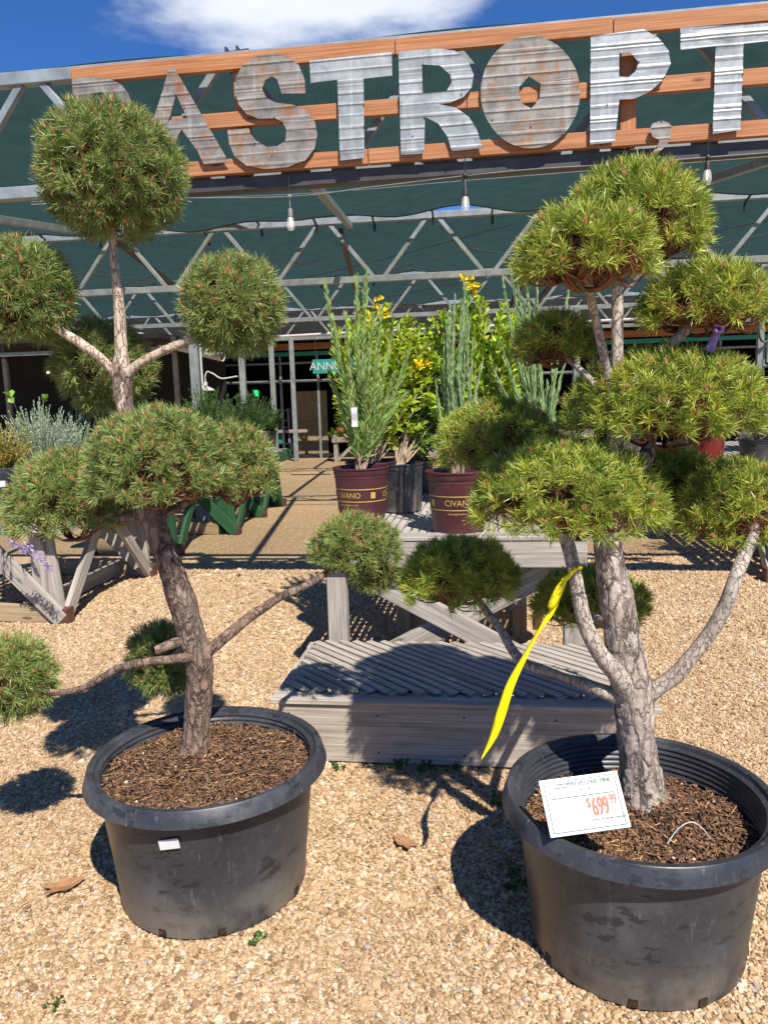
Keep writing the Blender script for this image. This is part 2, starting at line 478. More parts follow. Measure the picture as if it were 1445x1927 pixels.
# ------------------------------------------------------------------ ground
bm = bmesh.new()
bmesh.ops.create_grid(bm, x_segments=60, y_segments=60, size=60)
ground = tag(add('gravel_ground', bm_mesh(bm, 'gravel_ground'), None, Matrix.Translation((0, 30, 0)), GRAVEL),
             'tan pea gravel covering the nursery yard', 'ground', None, 'structure')
def pebbles():
    pts = []
    for (d0, d1, dens) in ((1.15, 2.6, 14000), (2.6, 3.8, 10000), (3.8, 5.2, 5200), (5.2, 7.4, 2600)):
        w0, w1 = d0 * .60 + .35, d1 * .60 + .35
        A = (w0 + w1) * (d1 - d0); n = int(A * dens)
        y = rng.uniform(d0, d1, n); x = rng.uniform(-1, 1, n) * (y * .60 + .35)
        pts.append(np.stack([x, y, rng.uniform(-.001, .0045, n)], 1))
    P = np.concatenate(pts)
    me = bpy.data.meshes.new('gravel_pebbles')
    me.vertices.add(len(P)); me.vertices.foreach_set('co', P.astype(np.float32).ravel())
    a = me.attributes.new('rot', 'FLOAT_VECTOR', 'POINT')
    r = rng.uniform(0, 6.28, (len(P), 3)); r[:, :2] = rng.normal(0, .45, (len(P), 2))
    a.data.foreach_set('vector', r.astype(np.float32).ravel())
    a = me.attributes.new('scl', 'FLOAT_VECTOR', 'POINT')
    s = np.exp(rng.normal(0, .36, (len(P), 1))) * .0051 * np.stack([rng.uniform(.9, 1.5, len(P)), rng.uniform(.7, 1.1, len(P)), rng.uniform(.45, .8, len(P))], 1)
    s *= (1 + .12 * np.clip(P[:, 1:2] - 3, 0, 4))
    a.data.foreach_set('vector', s.astype(np.float32).ravel())
    o = add('gravel_pebbles', me, None, None)
    ng = bpy.data.node_groups.new('scatter_pebbles', 'GeometryNodeTree')
    ng.interface.new_socket('Geometry', in_out='INPUT', socket_type='NodeSocketGeometry')
    ng.interface.new_socket('Geometry', in_out='OUTPUT', socket_type='NodeSocketGeometry')
    N = ng.nodes.new; L = ng.links.new
    gi = N('NodeGroupInput'); go = N('NodeGroupOutput')
    ico = N('GeometryNodeMeshIcoSphere'); ico.inputs['Radius'].default_value = 1; ico.inputs['Subdivisions'].default_value = 2
    sp = N('GeometryNodeSetPosition'); nz = N('ShaderNodeTexNoise'); nz.inputs['Scale'].default_value = .9
    sub = N('ShaderNodeVectorMath'); sub.operation = 'SUBTRACT'; sub.inputs[1].default_value = (.5, .5, .5)
    mul = N('ShaderNodeVectorMath'); mul.operation = 'SCALE'; mul.inputs['Scale'].default_value = .9
    L(nz.outputs['Color'], sub.inputs[0]); L(sub.outputs[0], mul.inputs[0]); L(mul.outputs[0], sp.inputs['Offset'])
    L(ico.outputs['Mesh'], sp.inputs['Geometry'])
    sm = N('GeometryNodeSetMaterial'); sm.inputs['Material'].default_value = PEBBLE; L(sp.outputs[0], sm.inputs[0])
    ip = N('GeometryNodeInstanceOnPoints')
    ar = N('GeometryNodeInputNamedAttribute'); ar.data_type = 'FLOAT_VECTOR'; ar.inputs['Name'].default_value = 'rot'
    as_ = N('GeometryNodeInputNamedAttribute'); as_.data_type = 'FLOAT_VECTOR'; as_.inputs['Name'].default_value = 'scl'
    e2r = N('FunctionNodeEulerToRotation'); L(ar.outputs[0], e2r.inputs[0])
    L(gi.outputs[0], ip.inputs['Points']); L(sm.outputs[0], ip.inputs['Instance']); L(e2r.outputs[0], ip.inputs['Rotation']); L(as_.outputs[0], ip.inputs['Scale'])
    L(ip.outputs[0], go.inputs[0])
    md = o.modifiers.new('pebbles', 'NODES'); md.node_group = ng
    me.materials.append(PEBBLE)
    tag(o, 'loose tan and cream pea gravel pebbles on the yard', 'gravel', None, 'stuff')
pebbles()

# ------------------------------------------------------------------ shade structure (trusses, columns, cloth)
ZT, ZB = 3.62, 2.94
shade = thing('shade_structure', (0, 4.9, 0), 'steel truss shade structure roofed with dark green shade cloth', 'shade structure')
def FP(t, z, Y0): return Vector((0, Y0, 0)) + U * t + Z * z      # point on a truss line, t metres along it
TR = [4.93, 9.47, 14.04, 18.6]
ph = [-.87, -.62, -.5, -.4, -.3]
def TP(p, Y0): return (p - Vector((0, Y0, 0))).dot(U)
def xspan(Y0): return (-.62 * Y0 - 1.6, .62 * Y0 + 1.8)
for k, Y0 in enumerate(TR):
    a, b = xspan(Y0)
    tr = add('truss', None, shade, Matrix.Translation(FP(0, ZB, Y0)))
    s = .075
    board('chord', FP(a, ZT, Y0), FP(b, ZT, Y0), s, s, STEEL, tr, bev=.004)
    board('chord', FP(a, ZB, Y0), FP(b, ZB, Y0), s, s, STEEL, tr, bev=.004)
    pitch = 1.29
    i0 = int((a - ph[k]) / pitch); i1 = int((b - ph[k]) / pitch)
    for i in range(i0, i1 + 1):
        t = ph[k] + i * pitch
        for sg in (-1, 1):
            if a < t + sg * .6 < b:
                board('web_bar', FP(t + sg * .07, ZT - .03, Y0), FP(t + sg * .575, ZB + .03, Y0), .045, .045, STEEL, tr, bev=.003)
# columns along the aisle
for (x, Y0) in ((-2.3, 9.47), (-2.52, 14.04), (-2.36, 16.9), (-2.1, 18.6), (3.4, 14.04)):
    p = Vector((x, Y0 - x * math.tan(YAW), 0))
    c = board('column', p, p + Z * (ZB + .02), .11, .11, STEEL, shade, side=(1, 0, 0), bev=.006)
# conduit on the nearest column
p = Vector((-2.3, 9.47 + 2.3 * math.tan(YAW), 0))
tube('conduit', [p + Vector((.085, -.03, .4)), p + Vector((.085, -.03, 1.5)), p + Vector((.085, -.03, 2.3))], [.014] * 3, WHITEP, shade)
q = p + Vector((.085, -.03, 2.3))
tube('conduit', [q, q + Vector((2.2, -.3, .03)), q + Vector((5.5, -.75, .05))], [.016] * 3, WHITEP, shade)
# raking purlins between trusses and cross rods
for k in range(3):
    for t0, t1 in ((-.42, -.30), (2.62, 2.75), (-3.2, -3.0)):
        f = .64
        board('purlin', FP(t0, ZB if k == 0 else ZT - .1, TR[k] + .05), FP(t1, ZT - .08 if k == 0 else ZB + .1, TR[k + 1] - .06), .06, .06, STEELD if k else STEEL, shade, bev=.003)
    for t0, t1 in ((-2.6, 1.6), (1.6, -2.6), (1.0, 5.2), (5.2, 1.0), (-5.5, -2.0)):
        A = FP(t0, ZT - .12, TR[k] + .2); B = FP(t1, ZT - .16, TR[k + 1] - .15)
        if k: tube('cross_rod', [A, (A + B) / 2 - Z * .05, B], [.006] * 3, STEELD, shade, seg=5, n=4)
# T2 X-rods in the truss plane, seen thin against the cloth
for k in (1, 2):
    for i in range(-3, 4):
        t = ph[k] + i * 1.9
        A = FP(t, ZT - .15, TR[k] + 1.4); B = FP(t + 1.9, ZT - .55, TR[k] + 1.4)
        tube('cross_rod', [A, (A + B) / 2, B], [.006] * 3, STEELD, shade, seg=4, n=2)
        A = FP(t + 1.9, ZT - .15, TR[k] + 1.4); B = FP(t, ZT - .55, TR[k] + 1.4)
        tube('cross_rod', [A, (A + B) / 2, B], [.006] * 3, STEELD, shade, seg=4, n=2)
# cloth panels: sagging sheets between trusses with scalloped back edges tied to the next chord
def cloth(Y0, Y1, seed):
    a, b = xspan(Y1); nx, ny = 110, 16
    v = []; f = []
    for j in range(ny + 1):
        for i in range(nx + 1):
            t = a + (b - a) * i / nx; w = j / ny
            e = .16 + .13 * math.sin(t * 2.4 + seed) * math.sin(t * .9 + seed * 2)        # back edge gap varies
            y = Y0 + (Y1 - e - Y0) * w
            z = ZT + .06 - .10 * math.sin(math.pi * w) - (.05 + .03 * math.sin(t * 4.8 + seed)) * w ** 6 + .012 * math.sin(t * 3 + w * 5 + seed)
            v.append(FP(t, z, y))
    for j in range(ny):
        for i in range(nx):
            q = j * (nx + 1) + i
            f.append((q, q + 1, q + nx + 2, q + nx + 1))
    o = add('shade_cloth', np_mesh('shade_cloth', [tuple(p) for p in v], f, smooth=True), shade, None, CLOTH)
    # hem and ties
    hem = [v[ny * (nx + 1) + i] for i in range(0, nx + 1, 2)]
    tube('hem', hem, [.014] * len(hem), BLACKC, o, seg=5, n=2)
    for i in range(4, nx, 5):
        A = v[ny * (nx + 1) + i]; B = A + V * .2 - Z * .05
        board('tie', A, B, .02, .02, BLACKC, o, bev=0)
        board('tie', B, B - Z * .09, .022, .022, BLACKC, o, bev=0)
for k in range(3): cloth(TR[k] + .02, TR[k + 1], k * 1.7)
board('sign_beam', FP(TP(Wf(352, 340, 4.87), 4.87), 2.882, 4.87), FP(5, 2.882, 4.87), .075, .09, STEELD, shade)
# brackets on top of the first truss
for px_ in (440, 1213):
    p = Wf(px_, 100 if px_ < 1000 else 36, 4.98)
    for sg in (-1, 1):
        board('bracket_cheek', p + U * sg * .035 - Z * .1, p + U * sg * .035 + Z * .02, .1, .012, STEELD, shade, side=V, bev=0)
    board('bracket_rail', p - U * .26 - Z * .02 - V * .0, p + U * .1 + Z * .0, .03, .03, STEELD, shade, bev=0)

# ------------------------------------------------------------------ the letter sign
SY = 4.80
sgn = thing('letter_sign', FP(0, 2.94, SY), 'long cedar rack sign with corrugated metal letters spelling a town name', 'sign')
xl = TP(Wf(136, 130, SY), SY)
for (z, w) in ((3.555, .088), (3.235, .085), (2.972, .085)):
    cut = [xl, -.02 + z * .3 - .9, 1.0 + z * .1, 3.6]
    if z == 3.235: cut = [xl, .55, 3.6]
    for i in range(len(cut) - 1):
        board('board', FP(cut[i] + .002, z, SY), FP(cut[i + 1] - .002, z + .004 * (i % 2), SY), w, .04, CEDAR, sgn)
for px_ in (150, 455, 1185, 1500):
    t = TP(Wf(px_, 200, SY), SY)
    board('upright', FP(t, 2.93, SY + .042), FP(t, 3.6, SY + .042), .088, .04, CEDAR, sgn, side=U)
def C1(pts): return [(x / 2.0014, y / 2.0014) for x, y in pts]
def C2(pts): return [(722 + x / 2.0, y / 2.0) for x, y in pts]
def ell(cx, cy, rx, ry, n=44): return [(cx + rx * math.cos(2 * math.pi * k / n), cy + ry * math.sin(2 * math.pi * k / n)) for k in range(n)]
LET = {
 'B': ([(137, 150), (150, 146), (170, 145), (192, 146), (212, 151), (230, 160), (242, 176), (249, 196), (248, 214), (240, 230), (228, 240), (244, 250), (256, 266), (262, 286), (259, 304), (250, 320), (232, 334), (205, 340), (145, 345)],
       [[(172, 176), (195, 173), (205, 187), (200, 205), (172, 210)], [(175, 256), (205, 251), (215, 270), (208, 290), (177, 296)]], 1, .01),
 'A': ([(326, 123), (431, 305), (384, 309), (372, 284), (342, 243), (322, 283), (302, 318), (258, 322), (275, 270), (291, 220), (318, 132)], [[(331, 176), (353, 222), (319, 226)]], 1, .016),
 'S': (C1([(1150, 352), (1148, 300), (1125, 245), (1085, 212), (1030, 203), (960, 213), (915, 245), (890, 290), (885, 345), (900, 395), (930, 430), (975, 447), (1035, 445), (1065, 460), (1080, 490), (1075, 530), (1045, 550), (1005, 553), (965, 530), (945, 505), (938, 483), (858, 490), (865, 545), (885, 590), (930, 625), (1000, 637), (1080, 630), (1150, 605), (1185, 560), (1195, 505), (1185, 455), (1150, 415), (1095, 393), (1040, 387), (1005, 370), (988, 335), (1000, 300), (1025, 287), (1045, 300), (1062, 353)]), [], 2, .012),
 'T': ([(582, 114), (737, 98), (738, 142), (684, 148), (686, 297), (640, 302), (635, 150), (585, 156)], [], 0, .02),
 'R': (C2([(55, 195), (200, 183), (265, 190), (315, 225), (338, 280), (330, 330), (300, 365), (250, 388), (205, 393), (270, 405), (320, 440), (350, 490), (372, 557), (255, 568), (240, 515), (205, 465), (155, 440), (152, 577), (65, 582)]), [C2([(143, 243), (210, 247), (250, 280), (255, 310), (235, 345), (147, 352)])], 0, .012),
 'O': (C2(ell(551, 348, 187, 211)), [C2([(545, 287), (590, 315), (585, 370), (555, 410), (515, 385), (508, 330)])], 2, .014),
 'P': (C2([(778, 137), (975, 110), (1030, 140), (1070, 190), (1078, 240), (1050, 300), (1000, 345), (940, 372), (885, 375), (868, 535), (775, 545)]), [C2([(885, 200), (925, 198), (958, 235), (945, 270), (920, 290), (885, 288)])], 0, .018),
 ',': (C2([(1000, 490), (1010, 465), (1045, 453), (1078, 465), (1083, 500), (1065, 545), (1030, 578), (1000, 583), (1025, 555), (1035, 530), (1010, 515)]), [], 1, .022),
 'T2': (C2([(1115, 105), (1580, 78), (1580, 142), (1353, 165), (1340, 490), (1235, 505), (1248, 175), (1115, 190)]), [], 0, .014),
}
RIB = .062
for nm, (outl, holes, old, off) in LET.items():
    YL = SY - .03 - off
    bm = bmesh.new()
    for loop in [outl] + holes:
        vsl = []
        for (x, y) in loop:
            p = Wf(x, y, YL)
            vsl.append(bm.verts.new((TP(p, YL), 0, p.z)))
        for i in range(len(vsl)): bm.edges.new((vsl[i], vsl[(i + 1) % len(vsl)]))
    bmesh.ops.triangle_fill(bm, use_beauty=True, use_dissolve=False, edges=bm.edges[:])
    z0 = min(v.co.z for v in bm.verts); z1 = max(v.co.z for v in bm.verts)
    z = z0 + .004
    while z < z1:
        bmesh.ops.bisect_plane(bm, geom=bm.verts[:] + bm.edges[:] + bm.faces[:], dist=1e-5, plane_co=(0, 0, z), plane_no=(0, 0, 1))
        z += .0085
    ph_ = sum(map(ord, nm)) * .017
    for v in bm.verts:
        q = ((v.co.z + ph_) % RIB) / RIB
        rib = max(0, 1 - abs(q - .5) / .16) * .0055
        rib += max(0, 1 - abs(((v.co.z + ph_) % (RIB * 3)) / RIB - 2.2) / .09) * .004
        v.co.y = -rib + .006 * noise.noise(Vector((v.co.x * 5, 3 + len(nm), v.co.z * 7)))
    bmesh.ops.recalc_face_normals(bm, faces=bm.faces[:])
    me = bm_mesh(bm, 'letter')
    for v in me.vertices:
        p = FP(v.co.x, v.co.z, YL + v.co.y); v.co = p
    o = add('letter', me, sgn, None, ZINCO if old else ZINC)
    md = o.modifiers.new('sheet', 'SOLIDIFY'); md.thickness = .0025; md.offset = 0
    o['label'] = {'B': 'rusty metal letter B', 'A': 'rusty metal letter A', 'S': 'rust streaked metal letter S', 'T': 'bright zinc letter T', 'R': 'bright zinc letter R', 'O': 'stained metal letter O', 'P': 'bright zinc letter P', ',': 'dark metal comma', 'T2': 'bright zinc letter T'}[nm]
    # nails
    xs = [v.co for v in me.vertices]
    for k in range(4):
        c = xs[(k * 97 + 13) % len(xs)]
        bmn = bmesh.new(); bmesh.ops.create_uvsphere(bmn, u_segments=6, v_segments=4, radius=.0045)
        add('nail', bm_mesh(bmn, 'nail'), o, Matrix.Translation(c - V * .004), STEELD)

# ------------------------------------------------------------------ string of bulbs under the sign
sl = thing('string_light', Wf(545, 372, 4.72), 'grey string light cable with hanging clear filament bulbs below the sign', 'string light')
kn = [(60, 385), (300, 374), (545, 370), (700, 352), (875, 331), (1010, 318), (1180, 308), (1331, 296), (1480, 285)]
tube('cable', [Wf(x, y, 4.72) for x, y in kn], [.004] * len(kn), GREYC, sl, seg=6, n=6)
tube('wire', [Wf(x, y, 4.75) for x, y in ((60, 380), (545, 366), (900, 338), (1480, 292))], [.0025] * 4, GREYC, sl, seg=4)
for (x, y, dark) in ((545, 371, 0), (875, 331, 1), (1331, 297, 1)):
    p = Wf(x, y, 4.72); dr = .06 if x < 1300 else .01
    b = lathe('bulb', [(.004, 0), (.017, -.012), (.021, -.03), (.024, -.055), (.023, -.07), (.014, -.083), (.002, -.086)], GLASS, sl, p - Z * (dr + .045), 14)
    lathe('socket', [(.002, 0), (.008, -.004), (.014, -.014), (.016, -.05), (.013, -.053)], GREYC if not dark else BLACKC, b, p - Z * dr, 12)
    tube('filament', [p - Z * (dr + .055), p - Z * (dr + .08), p - Z * (dr + .105)], [.002, .004, .002], WARM, b, seg=5, n=2)
    tube('drop_cord', [p, p - Z * dr * .5, p - Z * dr], [.0035] * 3, GREYC, b, seg=5, n=2)
    lathe('clip', [(.002, .018), (.012, .012), (.016, 0), (.008, -.014), (.003, -.02)], GREYC if not dark else BLACKC, b, p, 10)
    tube('hook', [p, p + Z * .05, p + Z * .12], [.003] * 3, BLACKC, b, seg=4, n=2)

# ------------------------------------------------------------------ greenhouse shop behind the aisle
gh = thing('greenhouse_shop', FP(0, 0, 19.2), 'dark greenhouse shop building with steel mullions behind the aisle', 'building')
GY = 19.4
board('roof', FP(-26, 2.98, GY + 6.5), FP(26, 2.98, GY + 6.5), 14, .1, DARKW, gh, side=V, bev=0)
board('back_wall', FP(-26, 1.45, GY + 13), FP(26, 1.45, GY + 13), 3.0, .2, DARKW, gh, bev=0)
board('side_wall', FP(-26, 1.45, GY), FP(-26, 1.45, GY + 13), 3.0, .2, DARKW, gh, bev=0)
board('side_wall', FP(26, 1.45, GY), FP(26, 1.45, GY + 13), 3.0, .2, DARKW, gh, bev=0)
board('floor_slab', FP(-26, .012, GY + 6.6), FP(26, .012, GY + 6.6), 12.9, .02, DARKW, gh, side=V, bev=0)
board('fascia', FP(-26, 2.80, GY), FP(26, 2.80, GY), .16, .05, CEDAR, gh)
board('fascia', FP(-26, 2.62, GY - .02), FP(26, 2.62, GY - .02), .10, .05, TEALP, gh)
board('sky_block_panel', FP(-26, 3.3, GY + .1), FP(26, 3.3, GY + .1), .75, .06, DARKW, gh, bev=0)  # dark panel added to shut out the bright sky strip above the shop
board('transom', FP(-12, 1.95, GY), FP(12, 1.95, GY), .07, .06, STEEL, gh)
board('transom', FP(-12, 2.40, GY), FP(12, 2.40, GY), .05, .06, STEEL, gh)
board('transom', FP(-12, .70, GY), FP(-1.9, .70, GY), .08, .06, WOOD, gh)
for i in range(-12, 13):
    t = i * .96 + .35
    board('mullion', FP(t, 0, GY + .05), FP(t, 2.6, GY + .05), .055, .06, STEEL, gh, side=U)
# low dark wall left of the aisle (a store side in deep shade)
st = thing('storage_shed', FP(-9, 0, 15), 'dark open storage shed left of the aisle behind the plant tables', 'shed')
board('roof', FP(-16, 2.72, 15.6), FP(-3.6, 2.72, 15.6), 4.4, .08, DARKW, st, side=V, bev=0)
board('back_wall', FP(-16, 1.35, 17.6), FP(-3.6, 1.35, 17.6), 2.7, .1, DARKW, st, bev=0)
for t in (-12, -9.5, -7, -5, -3.7): board('post', FP(t, 0, 13.6), FP(t, 2.7, 13.6), .08, .08, STEELD, st, side=U)
board('rail', FP(-16, 2.5, 13.55), FP(-3.6, 2.5, 13.55), .07, .05, STEEL, st)
for i in range(7):
    t = -13 + i * 1.35
    bmn = bmesh.new(); bmesh.ops.create_uvsphere(bmn, u_segments=8, v_segments=6, radius=.03)
    add('festoon_bulb', bm_mesh(bmn, 'festoon_bulb'), st, Matrix.Translation(FP(t, 2.2 + .08 * math.sin(i * 2), 13.8)), WARM)
# shop benches
for i, (t, Y0, L_) in enumerate(((.1, 18.4, 2.6), (-4.4, 18.6, 2.2), (3.6, 18.3, 2.4))):
    bn = thing('shop_bench', FP(t, 0, Y0), ['wooden bench with a slanted brace at the end of the aisle', 'wooden bench left of the aisle in front of the dark shop', 'wooden bench right of the aisle in front of the dark shop'][i], 'bench', 'benches before the shop')
    board('bench_top', FP(t - L_ / 2, .62, Y0), FP(t + L_ / 2, .62, Y0), .5, .06, WOOD, bn, side=V)
    board('fascia', FP(t - L_ / 2, .53, Y0 - .27), FP(t + L_ / 2, .53, Y0 - .27), .12, .04, WOOD, bn)
    for sg in (-1, 1):
        board('leg', FP(t + sg * (L_ / 2 - .1), 0, Y0 - .2), FP(t + sg * (L_ / 2 - .1), .6, Y0 - .2), .1, .1, WOOD, bn, side=U)
        board('brace', FP(t + sg * (L_ / 2 - .14), .05, Y0 - .21), FP(t + sg * (L_ / 2 - .7), .58, Y0 - .21), .08, .04, WOOD, bn, side=U)
# exit light, lamp, hanging signs, duct
e = Wf(482, 740, 21.5)
ex = thing('exit_light', e, 'small lit green exit light deep inside the dark shop', 'exit sign')
board('housing', e - U * .06, e + U * .06, .17, .03, EXITG, ex, bev=.004)
tm = text_mesh('EXIT', .05)
add('lettering', tm, ex, Matrix.Translation(e - V * .02) @ Matrix.Rotation(-YAW, 4, 'Z') @ Matrix.Rotation(math.pi / 2, 4, 'X'), WHITEP)
p = Wf(447, 708, 14.0)
bl = thing('barn_lamp', p, 'pale gooseneck barn lamp on a steel column', 'lamp')
hx = Wf(388, 735, 14.0)
tube('gooseneck', [p, p - U * .3 - Z * .03, hx + Z * .30 + U * .16, hx + Z * .34 + U * .05, hx + Z * .26, hx + Z * .14], [.014] * 6, WHITEP, bl)
lathe('lamp_shade', [(.03, .16), (.035, .1), (.05, .07), (.10, .05), (.15, .02), (.16, 0), (.155, .0), (.09, .04)], WHITEP, bl, hx, 20)
def hanging_sign(name, label, px0, py0, px1, py1, Y0, txt, mat, size, w=None):
    A = Wf(px0, py0, Y0); B = Wf(px1, py1, Y0)
    h = A.z - B.z; t0 = TP(A, Y0); t1 = t0 + (w or (TP(B, Y0) - t0)); z = (A.z + B.z) / 2
    c = FP((t0 + t1) / 2, z, Y0)
    s = thing(name, c, label, 'sign')
    board('panel', FP(t0, z, Y0), FP(t1, z, Y0), h, .02, mat, s)
    add('lettering', text_mesh(txt, size), s, Matrix.Translation(c - V * .014) @ Matrix.Rotation(-YAW, 4, 'Z') @ Matrix.Rotation(math.pi / 2, 4, 'X'), WHITEP)
    for t in (t0 + .06, t1 - .06): tube('hanger', [FP(t, z + h / 2, Y0), FP(t, (z + ZB) / 2 + .1, Y0), FP(t, ZB, Y0)], [.006] * 3, STEELD, s, seg=4, n=2)
    return s
hanging_sign('annuals_sign', 'teal hanging sign reading ANNUALS in white capitals', 588, 677, 634, 702, 13.9, 'ANNUALS', TEALP, .20, .80)
ms = hanging_sign('maroon_sign', 'maroon hanging sign with white lettering behind the tall shrubs', 817, 610, 897, 646, 13.9, 'WAN', MAROON, .26)
A = Wf(240, 628, 15.5); B = Wf(420, 672, 15.0)
du = thing('duct_pipe', A, 'thick white duct pipe slanting under the far trusses', 'pipe')
tube('pipe', [A, (A + B) / 2, B], [.09] * 3, WHITEP, du, seg=14)
tube('coupling', [A * .5 + B * .5, A * .47 + B * .53, A * .45 + B * .55], [.11] * 3, WHITEP, du, seg=14, n=2)
#=PART3
# ------------------------------------------------------------------ wooden step with a diagonal lattice top
stp_o = Vector((-.50, 3.20, 0))
stp = thing('wooden_step', stp_o + U * .8 + V * .35, 'low weathered wooden step box with diagonal lattice top between the two potted pines', 'step')
SW, SD, SH = 1.60, .74, .31
def S(u, v, z): return stp_o + U * u + V * v + Z * z
board('front_board', S(.015, .02, .145), S(SW - .015, .02, .145), .265, .038, WOODD, stp)
board('back_board', S(.015, SD - .02, .145), S(SW - .015, SD - .02, .145), .265, .038, WOODD, stp)
for u in (.02, SW - .02): board('side_board', S(u, .042, .145), S(u, SD - .042, .145), .265, .036, WOODD, stp)
board('top_rim', S(-.02, .035, .289), S(SW + .02, .035, .289), .10, .022, WOODD, stp, side=V)
board('top_rim', S(-.02, SD - .02, .289), S(SW + .02, SD - .02, .289), .08, .022, WOODD, stp, side=V)
for u in (.03, SW - .03): board('top_rim', S(u, .088, .289), S(u, SD - .062, .289), .09, .022, WOODD, stp, side=U)
def diag(off, slope, z, w, name):
    """a lath clipped to the step top: line v = (u-off)*slope"""
    pts = []
    u0, u1, v0, v1 = .025, SW - .025, .062, SD - .01
    for vv in (v0, v1):
        uu = off + vv / slope
        if u0 <= uu <= u1: pts.append((uu, vv))
    for uu in (u0, u1):
        vv = (uu - off) * slope
        if v0 < vv < v1: pts.append((uu, vv))
    if len(pts) < 2: return
    a, b = pts[0], pts[1]
    if (a[0] - b[0]) ** 2 + (a[1] - b[1]) ** 2 < .01: return
    dz = random.uniform(-.001, .0015)
    board(name, S(a[0], a[1], z + dz), S(b[0], b[1], z + dz), w, .011, WOODD, stp, side=Z.cross(U * (b[0] - a[0]) + V * (b[1] - a[1])), bev=.002)
for i in range(-4, 40): diag(-.1 + i * .073, -.95, .3155, .036, 'lath')
for i in range(-16, 20): diag(-.3 + i * .12, .95, .3035, .034, 'under_lath')

for u in (.06, .45, .82, 1.2, SW - .06):
    for z in (.06, .23): board('screw', S(u, -.002, z), S(u, .004, z), .009, .009, STEELD, stp, bev=.002)
# ------------------------------------------------------------------ display tables
def grid_top(tb, o, W_, D_, z, mat, rim=WOOD, step_=.062, nmax=99, cross=.09):
    def Q(u, v, zz): return o + U * u + V * v + Z * zz
    h = .14
    board('fascia', Q(0, .02, z - h / 2), Q(W_, .02, z - h / 2), h, .038, rim, tb)
    board('fascia', Q(0, D_ - .02, z - h / 2), Q(W_, D_ - .02, z - h / 2), h, .038, rim, tb)
    for u in (.02, W_ - .02): board('fascia', Q(u, .042, z - h / 2), Q(u, D_ - .042, z - h / 2), h, .036, rim, tb)
    board('top_rim', Q(0, .06, z + .012), Q(W_, .06, z + .012), .13, .022, rim, tb, side=V)
    n = int(W_ / step_); sw = step_ * .72
    for i in range(1, n): board('slat', Q(i * W_ / n, .128, z + .008), Q(i * W_ / n, D_ - .01, z + .008), sw, .010, mat, tb, side=U, bev=0)
    m = int(D_ / cross)
    for i in range(2, m): board('cross_slat', Q(.045, i * D_ / m, z - .004), Q(W_ - .045, i * D_ / m, z - .004), .03, .010, mat, tb, side=V, bev=0)
LATT = mat_plain('pale_lattice', (.42, .39, .35), .7, 0, .2)
to = Vector((-.33, 3.99, 0))
tb = thing('display_table', to, 'weathered wooden display table with crossed front braces behind the step', 'table', 'display tables')
TW, TD, TZ = 1.36, 2.45, .835
grid_top(tb, to, TW, TD, TZ, LATT, step_=.046)
def Q(u, v, z): return to + U * u + V * v + Z * z
for (u, v) in ((.055, .055), (TW - .055, .055), (.055, TD - .1), (TW - .055, TD - .1), (.30, 1.0), (TW - .3, 1.0)):
    board('leg', Q(u, v + .03, 0), Q(u, v + .03, TZ - .145 if v < .9 else TZ - .01), .105 if v < .9 else .09, .07, WOOD if v < .9 else WOODW, tb, side=U)
board('cross_brace', Q(.10, .125, TZ - .16), Q(TW - .12, .125, .06), .12, .036, WOOD, tb)
board('cross_brace', Q(TW - .10, .165, TZ - .16), Q(.12, .165, .06), .12, .036, WOOD, tb)
board('stretcher', Q(.3, 1.06, .1), Q(TW - .3, 1.06, .1), .12, .04, WOODW, tb)
board('side_brace', Q(TW - .16, .2, TZ - .2), Q(TW - .2, 1.0, .1), .1, .04, WOODW, tb)

def vtable(corner, W_, D_, left, mat, label, top=.82, depth_only=False, latt=None):
    """table on a splayed corner leg: post pair plus two braces rising from one iron shoe"""
    sg = -1 if left else 1
    c = Vector(corner)
    t = thing('plant_table', c, label, 'table', 'display tables')
    o = c + U * (-W_ + .12 if left else -.12) + V * -.12
    grid_top(t, o, W_, D_, top, latt or LATT, mat, .085, 99, .12)
    for dv_ in ((0, D_ - .3) if D_ > 1.2 else (0,)):
        b = c + V * dv_
        board('post', b + U * sg * .16, b + U * sg * .16 + Z * (top - .14), .11, .04, mat, t, side=U)
        board('post', b + U * sg * .045 + V * .03, b + U * sg * .10 + V * .03 + Z * (top - .14), .085, .04, mat, t, side=U)
        board('brace', b - V * .03 + Z * .03, b + U * sg * .62 - V * .03 + Z * (top - .15), .13, .042, mat, t, side=U)
        if dv_ == 0 or D_ < 1.2: board('brace', b + Z * .03 + V * .02, b + V * .62 + Z * (top - .15), .10, .042, mat, t, side=Z)
        else: board('brace', b + Z * .03 - V * .02, b - V * .62 + Z * (top - .15), .10, .042, mat, t, side=Z)
        sh = board('iron_shoe', b + Z * .005 - U * sg * .0, b + Z * .115 - U * sg * .0, .10, .10, RUST, t, side=U)
        board('post', b + U * sg * (W_ - .3), b + U * sg * (W_ - .3) + Z * (top - .14), .09, .09, mat, t, side=U)
        board('brace', b + U * sg * (W_ - .36) + Z * .1, b + U * sg * .12 + Z * .06, .13, .04, WOODW, t)
    board('stretcher', c + U * sg * .3 + Z * .09, c + U * sg * .3 + V * (D_ - .3) + Z * .09, .13, .04, mat if mat is WOOD else WOODW, t)
    return t
vtable((-2.36, 5.48, 0), 1.3, 1.75, True, WOOD, 'weathered grey plant table with splayed legs at the left edge')
vtable((-2.14, 7.85, 0), 1.25, .95, True, GREENP, 'green painted plant table, nearest of the green ones along the aisle')
vtable((-1.74, 8.95, 0), 1.3, 1.05, True, GREENP, 'green painted plant table, middle of the green ones along the aisle')
vtable((-1.62, 10.2, 0), 1.3, 1.3, True, GREENP, 'green painted plant table, farthest of the green ones along the aisle')
